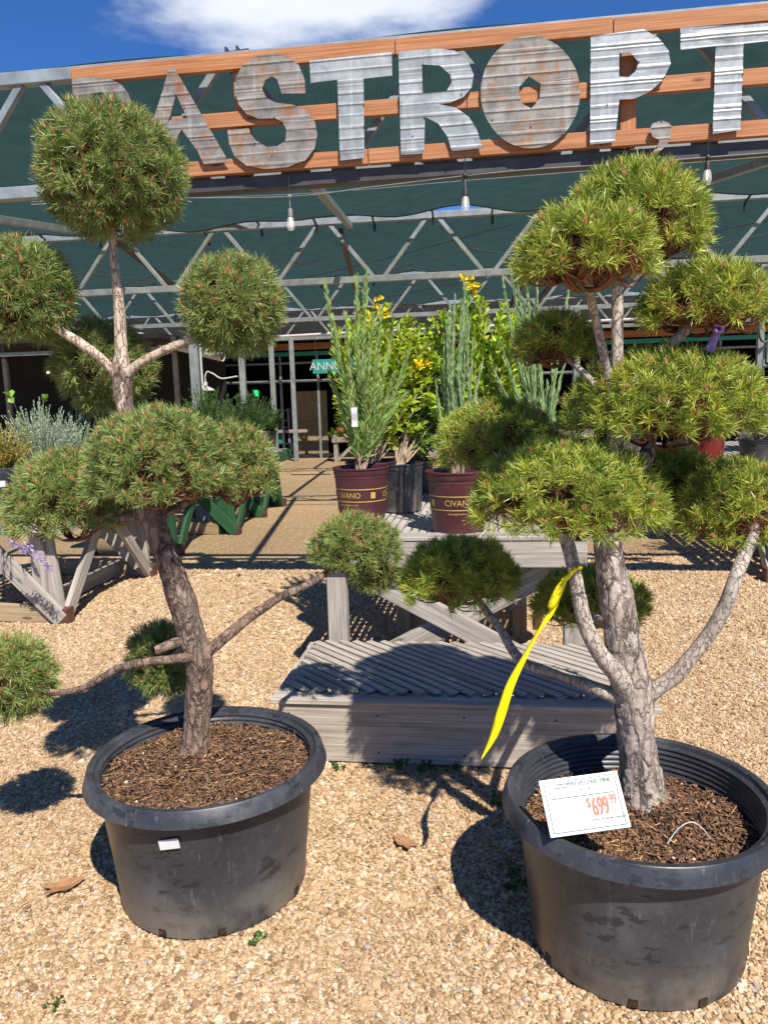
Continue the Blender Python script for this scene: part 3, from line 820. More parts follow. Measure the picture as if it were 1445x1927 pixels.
vtable((3.10, 6.05, 0), 1.4, 2.2, False, WOOD, 'grey plant table with splayed legs at the right edge')

# ------------------------------------------------------------------ leafy plants
def unit(a): return a / (np.linalg.norm(a, axis=-1, keepdims=True) + 1e-9)
def leaf_arr(P, D, L, W, col, droop=.15, colvar=.18):
    """folded pointed leaves: base, two shoulders, tip (n,..) -> verts, tris, colours"""
    n = len(P); D = unit(D)
    ref = rng.normal(0, 1, (n, 3)); S_ = unit(np.cross(D, ref)); Nn = np.cross(S_, D)
    flip = np.where(Nn[:, 2:3] < 0, -1, 1); Nn = Nn * flip
    L = np.broadcast_to(np.asarray(L, float), (n,))[:, None]; W = np.broadcast_to(np.asarray(W, float), (n,))[:, None]
    b = P; m = P + D * L * .45; t = P + D * L - np.array([0, 0, 1]) * L * droop
    l = m + S_ * W * .5 + Nn * W * .15; r = m - S_ * W * .5 + Nn * W * .15
    v = np.stack([b, l, t, r, m], 1).reshape(-1, 3)
    i = np.arange(n)[:, None] * 5
    f = np.concatenate([i + [0, 4, 1], i + [1, 4, 2], i + [0, 3, 4], i + [3, 2, 4]], 0)
    c = np.asarray(col, float); c = np.broadcast_to(c, (n, 3)) * np.exp(rng.normal(0, colvar, (n, 1)))
    c = c * (1 + rng.normal(0, .07, (n, 3)))
    return v, f, np.repeat(np.clip(c, 0, 1), 5, 0)
def join(parts):
    V_, F_, C_ = [], [], []; o = 0
    for v, f, c in parts:
        V_.append(v); F_.append(f + o); C_.append(c); o += len(v)
    return np.concatenate(V_), np.concatenate(F_), np.concatenate(C_)
def leafy_stem(P0, P1, bend, step_, L, W, ang, col, start=.25, colvar=.18, droop=.1, rise=0.0, taper=.5):
    P0 = np.array(P0); P1 = np.array(P1); mid = (P0 + P1) / 2 + np.array(bend)
    n = max(4, int(np.linalg.norm(P1 - P0) / step_))
    t = start + (1 - start) * np.sort(rng.uniform(0, 1, n))
    p = ((1 - t) ** 2)[:, None] * P0 + (2 * t * (1 - t))[:, None] * mid + (t ** 2)[:, None] * P1
    T = unit((2 * (1 - t))[:, None] * (mid - P0) + (2 * t)[:, None] * (P1 - mid))
    s_ = rng.normal(0, 1, (n, 3)); s_ = unit(s_ - T * (s_ * T).sum(1)[:, None])
    a = ang * np.exp(rng.normal(0, .2, n))[:, None] * (1 - .45 * t[:, None])
    D = T * np.cos(a) + s_ * np.sin(a) + np.array([0, 0, rise])
    Ls = L * rng.uniform(.7, 1.15, n) * (1 - (1 - taper) * t ** 3)
    return leaf_arr(p, D, Ls, W, col, droop, colvar), np.stack([P0, .25 * P0 + .5 * mid + .25 * P1, P1])
def stems_mesh(paths, r0, r1):
    V_, F_ = [], []; o = 0
    for P in paths:
        v, f = tube_arr(catmull(P, 4), np.linspace(r0, r1, (len(P) - 1) * 4 + 1), 5)
        V_.append(v); F_.append(f + o); o += len(v)
    return np_mesh('stems', np.concatenate(V_), np.concatenate(F_), smooth=True)
POTC = {}
def nursery_pot(parent, loc, r=.165, h=.32, mat=POT, prints=None, rb=.82):
    b = lathe('pot', [(.01, 0), (r * rb, 0), (r * rb, .01), (r * (rb + .02), .02), (r * .955, h * .80), (r * .97, h * .81), (r * .965, h * .86), (r * .985, h * .87)], mat, parent, loc, 40)
    lathe('rim', [(r * .985, h * .865), (r * 1.0, h * .88), (r * 1.0, h * .97), (r * 1.035, h * .972), (r * 1.04, h * .99), (r * 1.02, h), (r * .97, h), (r * .95, h * .98), (r * .93, h * .86)], mat, b, loc, 40)
    lathe('soil', [(.001, h * .9), (r * .5, h * .905), (r * .94, h * .89)], SOIL, b, loc, 24)
    if prints is not None:
        a0 = prints
        rr = lambda z: r * (rb + .02 + (.955 - rb - .02) * (z / (h * .8))) + .0012
        def wrap(me):
            for v in me.vertices:
                z = v.co.y + h * .5; a = v.co.x / r
                R_ = rr(z); v.co = (R_ * math.sin(a + a0), -R_ * math.cos(a + a0), z)
            return me
        for k in range(3):
            a0 = prints + k * 2.09
            add('lettering', wrap(text_mesh('CIVANO', .046)), b, Matrix.Translation(loc), GOLD)
            a0 += 1.04
            bm2 = bmesh.new(); bmesh.ops.create_grid(bm2, x_segments=4, y_segments=2, size=1)
            bmesh.ops.scale(bm2, vec=(.016, .018, 1), verts=bm2.verts)
            add('emblem', wrap(bm_mesh(bm2, 'emblem')), b, Matrix.Translation(loc), GOLD)
        for dz in (-.036, .036):
            z = h * .5 + dz
            lathe('printed_line', [(rr(z - .0025), z - .0025), (rr(z + .0025), z + .0025)], GOLD, b, loc, 40)
        a0 = prints
        add('lettering', wrap(shift(text_mesh('civanogrowers.com', .018), -.055)), b, Matrix.Translation(loc), GOLD)
    return b
def shift(me, dy):
    for v in me.vertices: v.co.y += dy
    return me
def plant(name, label, cat, loc, pot, stems, leafs, group=None, thin=False, leafname='foliage'):
    t = thing(name, loc, label, cat, group)
    if pot: nursery_pot(t, loc, **pot)
    if stems: add('stems', stems_mesh(stems, *((.0032, .0012) if thin else (.0055, .002))), t, None, STEMG if thin else STEM)
    v, f, c = join(leafs)
    o = add(leafname, np_mesh(leafname, v, f, c), t, None, LEAF)
    return t
TZ2 = TZ + .022
STEMG = mat_plain('green_stem', (.20, .22, .10), .7)
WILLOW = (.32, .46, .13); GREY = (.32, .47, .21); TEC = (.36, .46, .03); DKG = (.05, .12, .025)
def upright(px_list, base, Y, L, W, ang, step_, col, start=.12, spread=.0, colvar=.2):
    ls, st_ = [], []
    for (x, y, dy) in px_list:
        top = Wy(x, y, Y + dy)
        b0 = Vector(base) + Vector((random.uniform(-.03, .03), random.uniform(-.03, .03), 0))
        mid = Vector((random.uniform(-.02, .02), 0, .0)) + (top - b0).cross(Vector((0, 1, 0))).normalized() * random.uniform(-.03, .03)
        (arr, path) = leafy_stem(b0, top, mid, step_, L, W, ang, col, start, colvar)
        ls.append(arr); st_.append(path)
    return ls, st_
def tec(base, Y, box, n, L=.075, W=.024, col=TEC, step_=.011):
    """branching leafy shrub filling a region of space: box = (x0,x1,top,bottom) seen at depth Y, +-.2 m deep"""
    ls, st_ = [], []
    for i in range(n):
        x = random.uniform(box[0], box[1]); k = abs((x - (box[0] + box[1]) / 2) / ((box[1] - box[0]) / 2))
        y = box[2] + (box[3] - box[2]) * (.75 * random.random() ** 1.3 + .22 * k)
        top = Wy(x, y, Y + random.uniform(-.2, .25))
        b0 = Vector(base) + Vector((random.uniform(-.03, .03), random.uniform(-.03, .03), 0))
        arr, path = leafy_stem(b0, top, (random.uniform(-.06, .06), random.uniform(-.05, .05), .08), step_, L, W, .95, col, .25, .22, .25, .15, .8)
        ls.append(arr); st_.append(path)
    return ls, st_
def flowers(t, pts):
    fl = add('flower_cluster', None, t, Matrix.Translation(pts[0]))
    for i, c in enumerate(pts):
        V_, F_, C_ = [], [], []; o = 0
        for k in range(7):
            p = np.array(c) + rng.normal(0, .018, 3); d = unit(np.array([rng.normal(0, .7), -.7 + rng.normal(0, .4), rng.normal(.1, .6)]))
            e1 = unit(np.cross(d, [0, 0, 1.])); e2 = np.cross(d, e1)
            ring = []
            for rr_, dd in ((.002, 0), (.006, .013), (.015, .024)):
                for q in range(6):
                    a = q * math.pi / 3; w = rr_ * (1 + (.25 if q % 2 else -.1) * (dd > .02))
                    ring.append(p + d * dd + (e1 * math.cos(a) + e2 * math.sin(a)) * w)
            V_.append(np.array(ring))
            for j in range(2):
                for q in range(6):
                    F_.append((o + j * 6 + q, o + j * 6 + (q + 1) % 6, o + j * 6 + 6 + (q + 1) % 6, o + j * 6 + 6 + q))
            o += 18
        v = np.concatenate(V_)
        add('flower', np_mesh('flower', v, np.array(F_), np.broadcast_to(np.array([.85, .66, .02]), (len(v), 3)), smooth=True), fl, None, LEAF)

# front left shrub on the central table
b = Vector((-.13, 4.56, TZ2))
ls, st_ = upright([(612, 530, .0), (625, 600, .05), (650, 590, -.05), (672, 520, .0), (690, 512, .03), (668, 640, -.08), (700, 600, .05), (716, 585, 0), (640, 680, .02), (735, 640, .1), (745, 700, -.05), (770, 660, 0), (655, 740, -.1), (720, 720, -.1), (618, 700, .1), (760, 745, 0), (690, 690, -.12)], b + Z * .29, 4.56, .085, .0115, .50, .0036, WILLOW)
t = plant('willow_leaf_shrub', 'tall narrow-leaved grey green shrub in maroon printed pot, left on the central table', 'shrub', b, dict(mat=MPOT, prints=-.55, r=.163, h=.315), st_, ls)
bm = bmesh.new(); bmesh.ops.create_grid(bm, x_segments=3, y_segments=6, size=.5); bmesh.ops.scale(bm, vec=(.035, .11, 1), verts=bm.verts)
for v in bm.verts: v.co.z = .006 * math.sin(v.co.y * 60) + v.co.x * .3
add('plant_tag', bm_mesh(bm, 'plant_tag'), t, Matrix.Translation(Wy(667, 785, 4.44)) @ Matrix.Rotation(math.pi / 2 - .1, 4, 'X'), WHITEP)
# second maroon pot behind it with yellow bells
b = Vector((-.07, 4.90, TZ2))
ls, st_ = tec(b + Z * .29, 4.95, (625, 815, 570, 830), 95)
t = plant('yellow_bells_shrub', 'bushy lime green shrub with yellow trumpet flowers behind the narrow-leaved shrub', 'shrub', b, dict(mat=MPOT, prints=.3, r=.163, h=.315), st_, ls)
flowers(t, [Wy(686, 600, 4.7), Wy(720, 592, 4.72), Wy(712, 574, 4.75), Wy(786, 690, 4.8), Wy(797, 684, 4.82)])
# black pot beside it
b = Vector((.115, 4.88, TZ2))
ls, st_ = tec(b + Z * .29, 5.15, (720, 860, 640, 870), 60, .06, .022, (.12, .23, .02))
plant('leafy_green_shrub', 'leafy mid green shrub in a scuffed black pot behind the maroon pots', 'shrub', b, dict(mat=POT, r=.14, h=.30, rb=.9), st_, ls)
# right maroon pot, silver upright shrub
b = Vector((.40, 4.10, TZ2))
ls, st_ = upright([(846, 575, 0), (838, 610, .02), (853, 640, .03), (872, 520, 0), (880, 560, .02), (866, 600, -.03), (890, 640, 0), (820, 720, -.03), (905, 690, .05), (860, 700, -.05), (845, 590, -.03), (856, 560, .0), (876, 540, -.03), (868, 570, .04), (884, 600, -.05), (835, 660, 0), (850, 720, -.06), (878, 650, -.06), (897, 720, -.04), (828, 690, .04)], b + Z * .29, 4.12, .062, .008, .28, .0022, GREY)
plant('silver_upright_shrub', 'silvery upright shrub with needle-thin leaves in maroon printed pot beside the right pine', 'shrub', b, dict(mat=MPOT, prints=-.05, r=.168, h=.325), st_, ls)
# yellow bells behind the silver shrub
b = Vector((.62, 4.9, TZ2))
ls, st_ = tec(b + Z * .29, 5.0, (790, 1010, 545, 830), 110, .085, .026, (.34, .47, .03))
t = plant('yellow_bells_shrub', 'tall lime green shrub with yellow flowers at its tip right of the silvery shrub', 'shrub', b, dict(mat=POT, r=.16, h=.31), st_, ls)
a_, p_ = leafy_stem(b + Z * .3, Wy(882, 535, 4.85), (0, 0, .05), .012, .08, .024, .9, (.2, .33, .03), .3)
add('tall_shoot', np_mesh('tall_shoot', *a_), t, None, LEAF)
flowers(t, [Wy(873, 526, 4.75), Wy(885, 532, 4.75), Wy(890, 548, 4.78)])
# silver shrub behind the right pine
b = Vector((.95, 4.55, TZ2))
ls, st_ = upright([(945, 520, 0), (960, 505, .03), (975, 540, 0), (990, 520, .05), (1005, 570, 0), (1070, 545, .1), (955, 600, -.05), (1000, 640, 0), (1035, 640, .05), (1060, 690, 0), (930, 700, .0), (1015, 690, -.08), (980, 690, -.05), (950, 560, .05), (965, 530, -.05), (985, 570, -.08), (1000, 600, .05), (1010, 540, .0), (940, 640, -.05), (1045, 700, -.05), (1030, 720, 0), (970, 620, .05)], b + Z * .29, 4.6, .075, .009, .30, .0026, (.32, .46, .20))
plant('silver_upright_shrub', 'silvery upright shrub rising directly behind the right pine', 'shrub', b, dict(mat=MPOT, prints=.5), st_, ls)
# small dark pots at the table's back
for i, (x, y, lab) in enumerate(((.26, 5.75, 'small red-flowered plant in a black pot, left of the two at the table back'), (.55, 5.8, 'small red-flowered plant in a black pot, right of the two at the table back'))):
    b = Vector((x, y, TZ2))
    ls = []; st_ = []
    for k in range(26):
        e = Vector((x + random.gauss(0, .12), y + random.gauss(0, .1), TZ2 + random.uniform(.3, .62)))
        a_, p_ = leafy_stem(b + Z * .2, e, (0, 0, .03), .013, .05, .022, 1.0, DKG, .2, .2, .2); ls.append(a_); st_.append(p_)
    t = plant('bedding_plant', lab, 'plant', b, dict(mat=POT, r=.12, h=.24), st_, ls, 'bedding plants at the table back')
    for k in range(5):
        bm = bmesh.new(); bmesh.ops.create_icosphere(bm, subdivisions=1, radius=.016)
        add('red_flower', bm_mesh(bm, 'red_flower'), t, Matrix.Translation((x + random.gauss(0, .08), y - .12 + random.gauss(0, .03), TZ2 + random.uniform(.22, .32))), REDP)

# left table plants
LZ = .845
def bushy(c, rx, rz, n, L, W, col, colvar=.2, up=.9, ang=.6, step_=.012, start=.15):
    ls, st_ = [], []
    for k in range(n):
        a = random.uniform(0, 6.28); rr_ = random.random() ** .6 * rx
        e = Vector(c) + Vector((rr_ * math.cos(a), rr_ * math.sin(a), rz * random.uniform(.55, 1) * (1 - .35 * (rr_ / rx) ** 2)))
        a_, p_ = leafy_stem(Vector(c), e, (0, 0, -.02), step_, L, W, ang, col, start, colvar, .05); ls.append(a_); st_.append(p_)
    return ls, st_
p = Wy(85, 920, 6.0); b = Vector((p.x, 6.0, LZ))
ls, st_ = bushy(b + Z * .2, .36, .60, 150, .034, .007, (.46, .54, .42), .12, ang=.6, step_=.0055)
plant('silver_sage', 'pale silver feathery shrub on the left plant table', 'shrub', b, dict(mat=POT, r=.15, h=.26), st_, ls, thin=True)
p = Wy(150, 920, 6.3); b = Vector((p.x, 6.3, LZ))
ls, st_ = bushy(b + Z * .2, .33, .5, 110, .034, .008, (.40, .50, .36), .15, ang=.6, step_=.006)
plant('silver_sage', 'silver feathery shrub half behind the left pine on the left plant table', 'shrub', b, dict(mat=POT, r=.14, h=.26), st_, ls, thin=True)
p = Wy(10, 960, 5.65); b = Vector((p.x, 5.65, LZ))
ls, st_ = bushy(b + Z * .24, .26, .42, 150, .028, .013, (.42, .33, .06), .4, ang=1.0, step_=.009)
plant('golden_shrub', 'yellow and rust coloured small-leaved shrub in labelled black pot at the left edge', 'shrub', b, dict(mat=POT, r=.165, h=.30, rb=.86), st_, ls, thin=True)
nm = board('pot_label', b + Vector((-.05, -.168, .19)), b + Vector((.10, -.150, .19)), .045, .002, WHITEP, bpy.data.objects['golden_shrub'], bev=0)
p = Wy(90, 940, 6.6); b = Vector((p.x, 6.6, LZ))
ls, st_ = [], []
for (x, y) in ((22, 748), (30, 790), (82, 752), (85, 800), (100, 830), (125, 830), (140, 845)):
    e = Wy(x, y, 6.5); a_, p_ = leafy_stem(b + Z * .15, e, (.0, 0, .05), .075, .105, .065, 1.1, (.22, .42, .04), .4, .12, .3, .2, .9); ls.append(a_); st_.append(p_)
plant('heart_leaf_vine', 'bright green heart-leaved shoots rising above the silver shrubs', 'plant', b, dict(mat=POT, r=.13, h=.24), st_, ls)
p = Wy(40, 1010, 5.4); b = Vector((p.x - .12, 5.42, LZ + .0))
ls, st_ = [], []
for k in range(14):
    e = b + Vector((random.uniform(-.05, .3), random.uniform(-.25, -.05), random.uniform(-.22, .12))); a_, p_ = leafy_stem(b + Z * .05, e, (.05, -.08, .12), .016, .075, .010, .6, (.20, .25, .13), .3, .15, .3); ls.append(a_); st_.append(p_)
t = plant('trailing_sage', 'trailing grey-leaved plant with lilac flower spikes hanging from the left table', 'plant', b, dict(mat=POT, r=.07, h=.10), st_, ls)
for (pts) in (((18, 1020), (40, 1030), (52, 1040)), ((50, 1022), (75, 1050), (98, 1072))):
    path = catmull([tuple(Wy(x, y, 5.12)) for x, y in pts], 14)
    P = np.repeat(path, 5, 0) + rng.normal(0, .008, (len(path) * 5, 3))
    add('flower_spike', np_mesh('flower_spike', *leaf_arr(P, rng.normal(0, 1, P.shape), .022, .013, (.47, .36, .56))), t, None, LEAF)
# shrubs on the green tables, in the shade
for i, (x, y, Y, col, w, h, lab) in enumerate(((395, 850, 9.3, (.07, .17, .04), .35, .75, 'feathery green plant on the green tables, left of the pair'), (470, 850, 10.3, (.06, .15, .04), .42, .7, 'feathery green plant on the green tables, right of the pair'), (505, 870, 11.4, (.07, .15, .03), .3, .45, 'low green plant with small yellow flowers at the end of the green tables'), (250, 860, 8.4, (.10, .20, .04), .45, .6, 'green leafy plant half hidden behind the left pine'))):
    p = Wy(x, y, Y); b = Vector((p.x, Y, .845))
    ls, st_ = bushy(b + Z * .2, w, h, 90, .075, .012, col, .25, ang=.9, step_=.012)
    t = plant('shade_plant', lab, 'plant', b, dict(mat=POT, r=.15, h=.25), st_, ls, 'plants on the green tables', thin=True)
    if i == 2: flowers(t, [Wy(503, 832, 11.1), Wy(512, 834, 11.1)])
# plants along the right side
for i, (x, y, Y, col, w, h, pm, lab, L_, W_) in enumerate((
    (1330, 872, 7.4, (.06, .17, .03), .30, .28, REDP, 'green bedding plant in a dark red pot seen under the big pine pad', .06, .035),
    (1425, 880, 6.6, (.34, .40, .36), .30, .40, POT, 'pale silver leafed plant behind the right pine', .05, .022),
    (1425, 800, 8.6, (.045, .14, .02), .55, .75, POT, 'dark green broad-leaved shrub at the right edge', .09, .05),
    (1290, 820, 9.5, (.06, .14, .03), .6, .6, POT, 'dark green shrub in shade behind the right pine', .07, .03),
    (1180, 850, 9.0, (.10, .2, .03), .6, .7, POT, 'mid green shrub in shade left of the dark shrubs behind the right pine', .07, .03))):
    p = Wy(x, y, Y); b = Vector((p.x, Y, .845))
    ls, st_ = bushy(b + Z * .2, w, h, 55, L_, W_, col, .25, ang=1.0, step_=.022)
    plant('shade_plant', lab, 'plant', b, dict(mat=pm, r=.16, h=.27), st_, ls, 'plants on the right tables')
vtable((2.35, 8.2, 0), 3.0, 2.4, False, WOOD, 'wide plant table in the shade behind the right pine')
# grey post with cable coil far right
p = Wy(1428, 680, 9.0)
pc = thing('utility_post', (p.x, 9.0, 0), 'grey utility post with a coiled cable and a white box at the right edge', 'post')
board('post', Vector((p.x, 9.0, 0)), Vector((p.x, 9.0, 2.9)), .07, .07, STEEL, pc, side=U)
board('box', p + Vector((.09, -.08, -.02)), p + Vector((.09, -.08, .20)), .09, .06, WHITEP, pc, side=U)
tube('cable_coil', [p + Vector((.075 * math.sin(k * .7), -.08 - .002 * k, .35 + .14 * math.cos(k * .7))) for k in range(28)], [.007] * 28, GREYC, pc, seg=5, n=3)

# ------------------------------------------------------------------ stock on the benches before the shop
SHELF = [(-1.0, 18.32, 'T'), (-.75, 18.35, 'T'), (-.4, 18.3, 'P'), (-.1, 18.35, 'T'), (.2, 18.35, 'P'), (.55, 18.3, 'P'), (.95, 18.3, 'T'), (-5.2, 18.5, 'P'), (-4.8, 18.5, 'P'), (-4.3, 18.5, 'T'), (-3.9, 18.5, 'P'), (-3.5, 18.5, 'P'), (2.7, 18.2, 'P'), (3.1, 18.2, 'T'), (3.6, 18.2, 'P'), (4.1, 18.2, 'P'), (4.6, 18.2, 'T')]
CNT = {}
ORD = ['first', 'second', 'third', 'fourth', 'fifth', 'sixth', 'seventh', 'eighth']
for t_, y_, k_ in SHELF:
    bq = 'left' if t_ < -3 else ('middle' if t_ < 2 else 'right'); CNT[bq] = CNT.get(bq, -1) + 1
    b = FP(t_, .65, y_)
    ls, st_ = bushy(b + Z * .15, .16, .32, 14, .07, .03, (.06, .13, .03), .3, ang=1.0, step_=.03)
    plant('bench_plant', 'small green plant in %s pot, %s from the left on the %s shop bench' % ('clay' if k_ == 'T' else 'black', ORD[CNT[bq]], bq), 'plant', b, dict(mat=TERRA if k_ == 'T' else POT, r=.10, h=.17), st_, ls, 'stock on the shop benches', thin=True)
for i, (t_, y_, w_, h_, m_, lab) in enumerate(((-1.9, 20.6, .9, 1.7, WOODW, 'brown wooden door panel standing inside the dark shop'), (-3.3, 20.8, 1.6, 1.2, STEEL, 'grey shelf unit inside the dark shop, left of the door panel'), (1.3, 20.6, 1.8, 1.4, WOOD, 'grey wooden shelf unit inside the dark shop right of the door panel'), (4.6, 20.6, 1.6, 1.3, WOOD, 'wooden shelf unit inside the dark shop at the far right'))):
    sf = thing('shop_shelf', FP(t_, 0, y_), lab, 'shelf')
    if i == 0:
        board('panel', FP(t_, 0.03, y_), FP(t_, h_, y_), w_, .05, m_, sf, side=U); board('rail', FP(t_ - w_ / 2, h_ * .5, y_ - .04), FP(t_ + w_ / 2, h_ * .5, y_ - .04), .1, .03, m_, sf); continue
    for z_ in (.3, .75, 1.2): board('shelf_board', FP(t_ - w_ / 2, z_, y_), FP(t_ + w_ / 2, z_, y_), .4, .03, m_, sf, side=V)
    for sg in (-1, 1): board('upright', FP(t_ + sg * w_ / 2, .03, y_), FP(t_ + sg * w_ / 2, h_ + .05, y_), .06, .38, m_, sf, side=U)
    for k in range(6):
        z_ = (.3, .75, 1.2)[k % 3]; tt = t_ - w_ / 2 + .2 + (k * .37) % (w_ - .35); hh = .12 + .05 * (k % 4)
        board('stock_box', FP(tt, z_ + .02, y_ - .1), FP(tt, z_ + .02 + hh, y_ - .1), .14, .14, (WHITEP, TERRA, WOODW, TEALP)[k % 4], sf, side=U)
# black nursery cans standing on the farthest green table
for i, (dx, dy, lab) in enumerate(((-.25, .12, 'black nursery can with a grassy plant, nearest on the farthest green table'), (-.3, .55, 'black nursery can with a grassy plant, second on the farthest green table'), (-.28, .98, 'black nursery can with a grassy plant, last on the farthest green table'))):
    b = Vector((-1.62, 10.2, .845)) + U * dx + V * dy
    ls, st_ = bushy(b + Z * .2, .22, .45, 40, .10, .009, (.10, .19, .05), .25, ang=.7, step_=.014)
    plant('nursery_can', lab, 'plant', b, dict(mat=POT, r=.15, h=.27), st_, ls, 'cans on the farthest green table', thin=True)
# ------------------------------------------------------------------ the two potted cloud-pruned pines
def big_pot(parent, loc, soil_z, lean=0.0):
    RB, RT_, H_ = .298, .345, .46
    prof = [(.01, .0), (RB - .02, .0), (RB, .012), (RB + .003, .03)]
    for k in range(1, 9): prof.append((RB + (RT_ - .006 - RB) * k / 8, .03 + (H_ - .075) * k / 8))
    body = lathe('pot', prof, POT, parent, loc, 96, .006)
    rim = [(.336, H_ - .044), (.381, H_ - .050), (.384, H_ - .047), (.3705, H_ - .0025), (.368, H_), (.353, H_), (.349, H_ - .003), (.345, H_ - .014)]
    z = H_ - .02
    while z > soil_z - .03:                                   # moulded ridges inside the rim
        rw = RB + (RT_ - .006 - RB) * (z - .03) / (H_ - .075) - .007; rim += [(rw - .003, z), (rw, z - .004), (rw, z - .009), (rw - .003, z - .0125)]; z -= .0165
    lathe('rim', rim, POT, body, loc, 96, .006)
    for a in (-1.9, -1.30, -.35, -2.75):                      # square drain notches
        d = Vector((math.cos(a), math.sin(a), 0)); tn = Vector((-d.y, d.x, 0))
        board('drain_hole', loc + d * (RB + .0035) - tn * .012 + Z * .028, loc + d * (RB + .0035) + tn * .012 + Z * .028, .022, .004, SOIL, body, bev=0)
    return body
CHIP = mat_attr('bark_chips', .85, 0, .2)
def mulch(parent, loc, z0, R_, tree, seed, straw):
    rs = np.random.default_rng(seed)
    v = [(0, 0, 0)]; f = []
    n, seg = 14, 48
    vs2 = []
    for i in range(n + 1):
        r = R_ * i / n
        for k in range(seg):
            a = 2 * math.pi * k / seg; x, y = r * math.cos(a), r * math.sin(a)
            h = .016 * noise.noise(Vector((x * 9, y * 9, seed))) + .008 * noise.noise(Vector((x * 30, y * 30, seed)))
            h += .035 * math.exp(-((x - tree[0]) ** 2 + (y - tree[1]) ** 2) / .008)
            vs2.append((x, y, z0 + h))
    for i in range(n):
        for k in range(seg):
            k2 = (k + 1) % seg; f.append((i * seg + k, i * seg + k2, (i + 1) * seg + k2, (i + 1) * seg + k))
    mu = add('mulch', np_mesh('mulch', vs2, f, smooth=True), parent, Matrix.Translation(loc), SOIL)
    def scatter(name, n, L, W, T, cols, tilt, mask=None):
        r = R_ * np.sqrt(rs.uniform(0, .99, n)); a = rs.uniform(0, 6.283, n)
        p = np.stack([r * np.cos(a), r * np.sin(a), np.zeros(n)], 1)
        if mask is not None: p = p[mask(p, rs)]; n = len(p)
        p[:, 2] = [z0 + .004 + .016 * noise.noise(Vector((q[0] * 9, q[1] * 9, seed))) + .008 * noise.noise(Vector((q[0] * 30, q[1] * 30, seed)))
                   + .035 * math.exp(-((q[0] - tree[0]) ** 2 + (q[1] - tree[1]) ** 2) / .008) for q in p]
        p[:, 2] += np.abs(rs.normal(0, .004, n))
        th = rs.uniform(0, 6.283, n); ti = rs.normal(0, tilt, n)
        X = np.stack([np.cos(th) * np.cos(ti), np.sin(th) * np.cos(ti), np.sin(ti)], 1); Y = np.cross(np.array([0, 0, 1.]) + rs.normal(0, tilt * .8, (n, 3)), X); Y = unit(Y); Zz = np.cross(X, Y)
        l = (L * np.exp(rs.normal(0, .35, n)))[:, None] / 2; w = (W * np.exp(rs.normal(0, .3, n)))[:, None] / 2; t = np.full((n, 1), T / 2)
        vv = []
        for sx, sy, sz in ((-1, -1, -1), (1, -1, -1), (1, 1, -1), (-1, 1, -1), (-1, -1, 1), (1, -1, 1), (1, 1, 1), (-1, 1, 1)):
            vv.append(p + X * l * sx * (1 if sy > 0 else .8) + Y * w * sy + Zz * t * sz)
        vv = np.stack(vv, 1).reshape(-1, 3); i = np.arange(n)[:, None] * 8
        ff = np.concatenate([i + np.array(q) for q in ((4, 5, 6, 7), (0, 1, 5, 4), (1, 2, 6, 5), (2, 3, 7, 6), (3, 0, 4, 7))])
        cc_ = np.asarray(cols)[rs.integers(0, len(cols), n)] * np.exp(rs.normal(0, .3, (n, 1)))
        o = add(name, np_mesh(name, vv, ff, np.repeat(np.clip(cc_, 0, 1), 8, 0)), mu, Matrix.Translation(loc), CHIP)
        tag(o, kind='stuff')
    scatter('bark_chips', 6000, .0115, .0046, .002, [(.14, .072, .042), (.19, .10, .056), (.07, .038, .024), (.23, .13, .075), (.10, .065, .048)], .35)
    scatter('fallen_needles', straw, .036, .0014, .001, [(.34, .19, .085), (.28, .15, .065), (.42, .27, .13)], .22, (lambda p, r_: (p[:, 0] < -.02) | (r_.uniform(0, 1, len(p)) < .35)) if seed == 2 else None)
    scatter('pale_grit', 26, .008, .006, .004, [(.42, .33, .22), (.5, .44, .36)], .4)

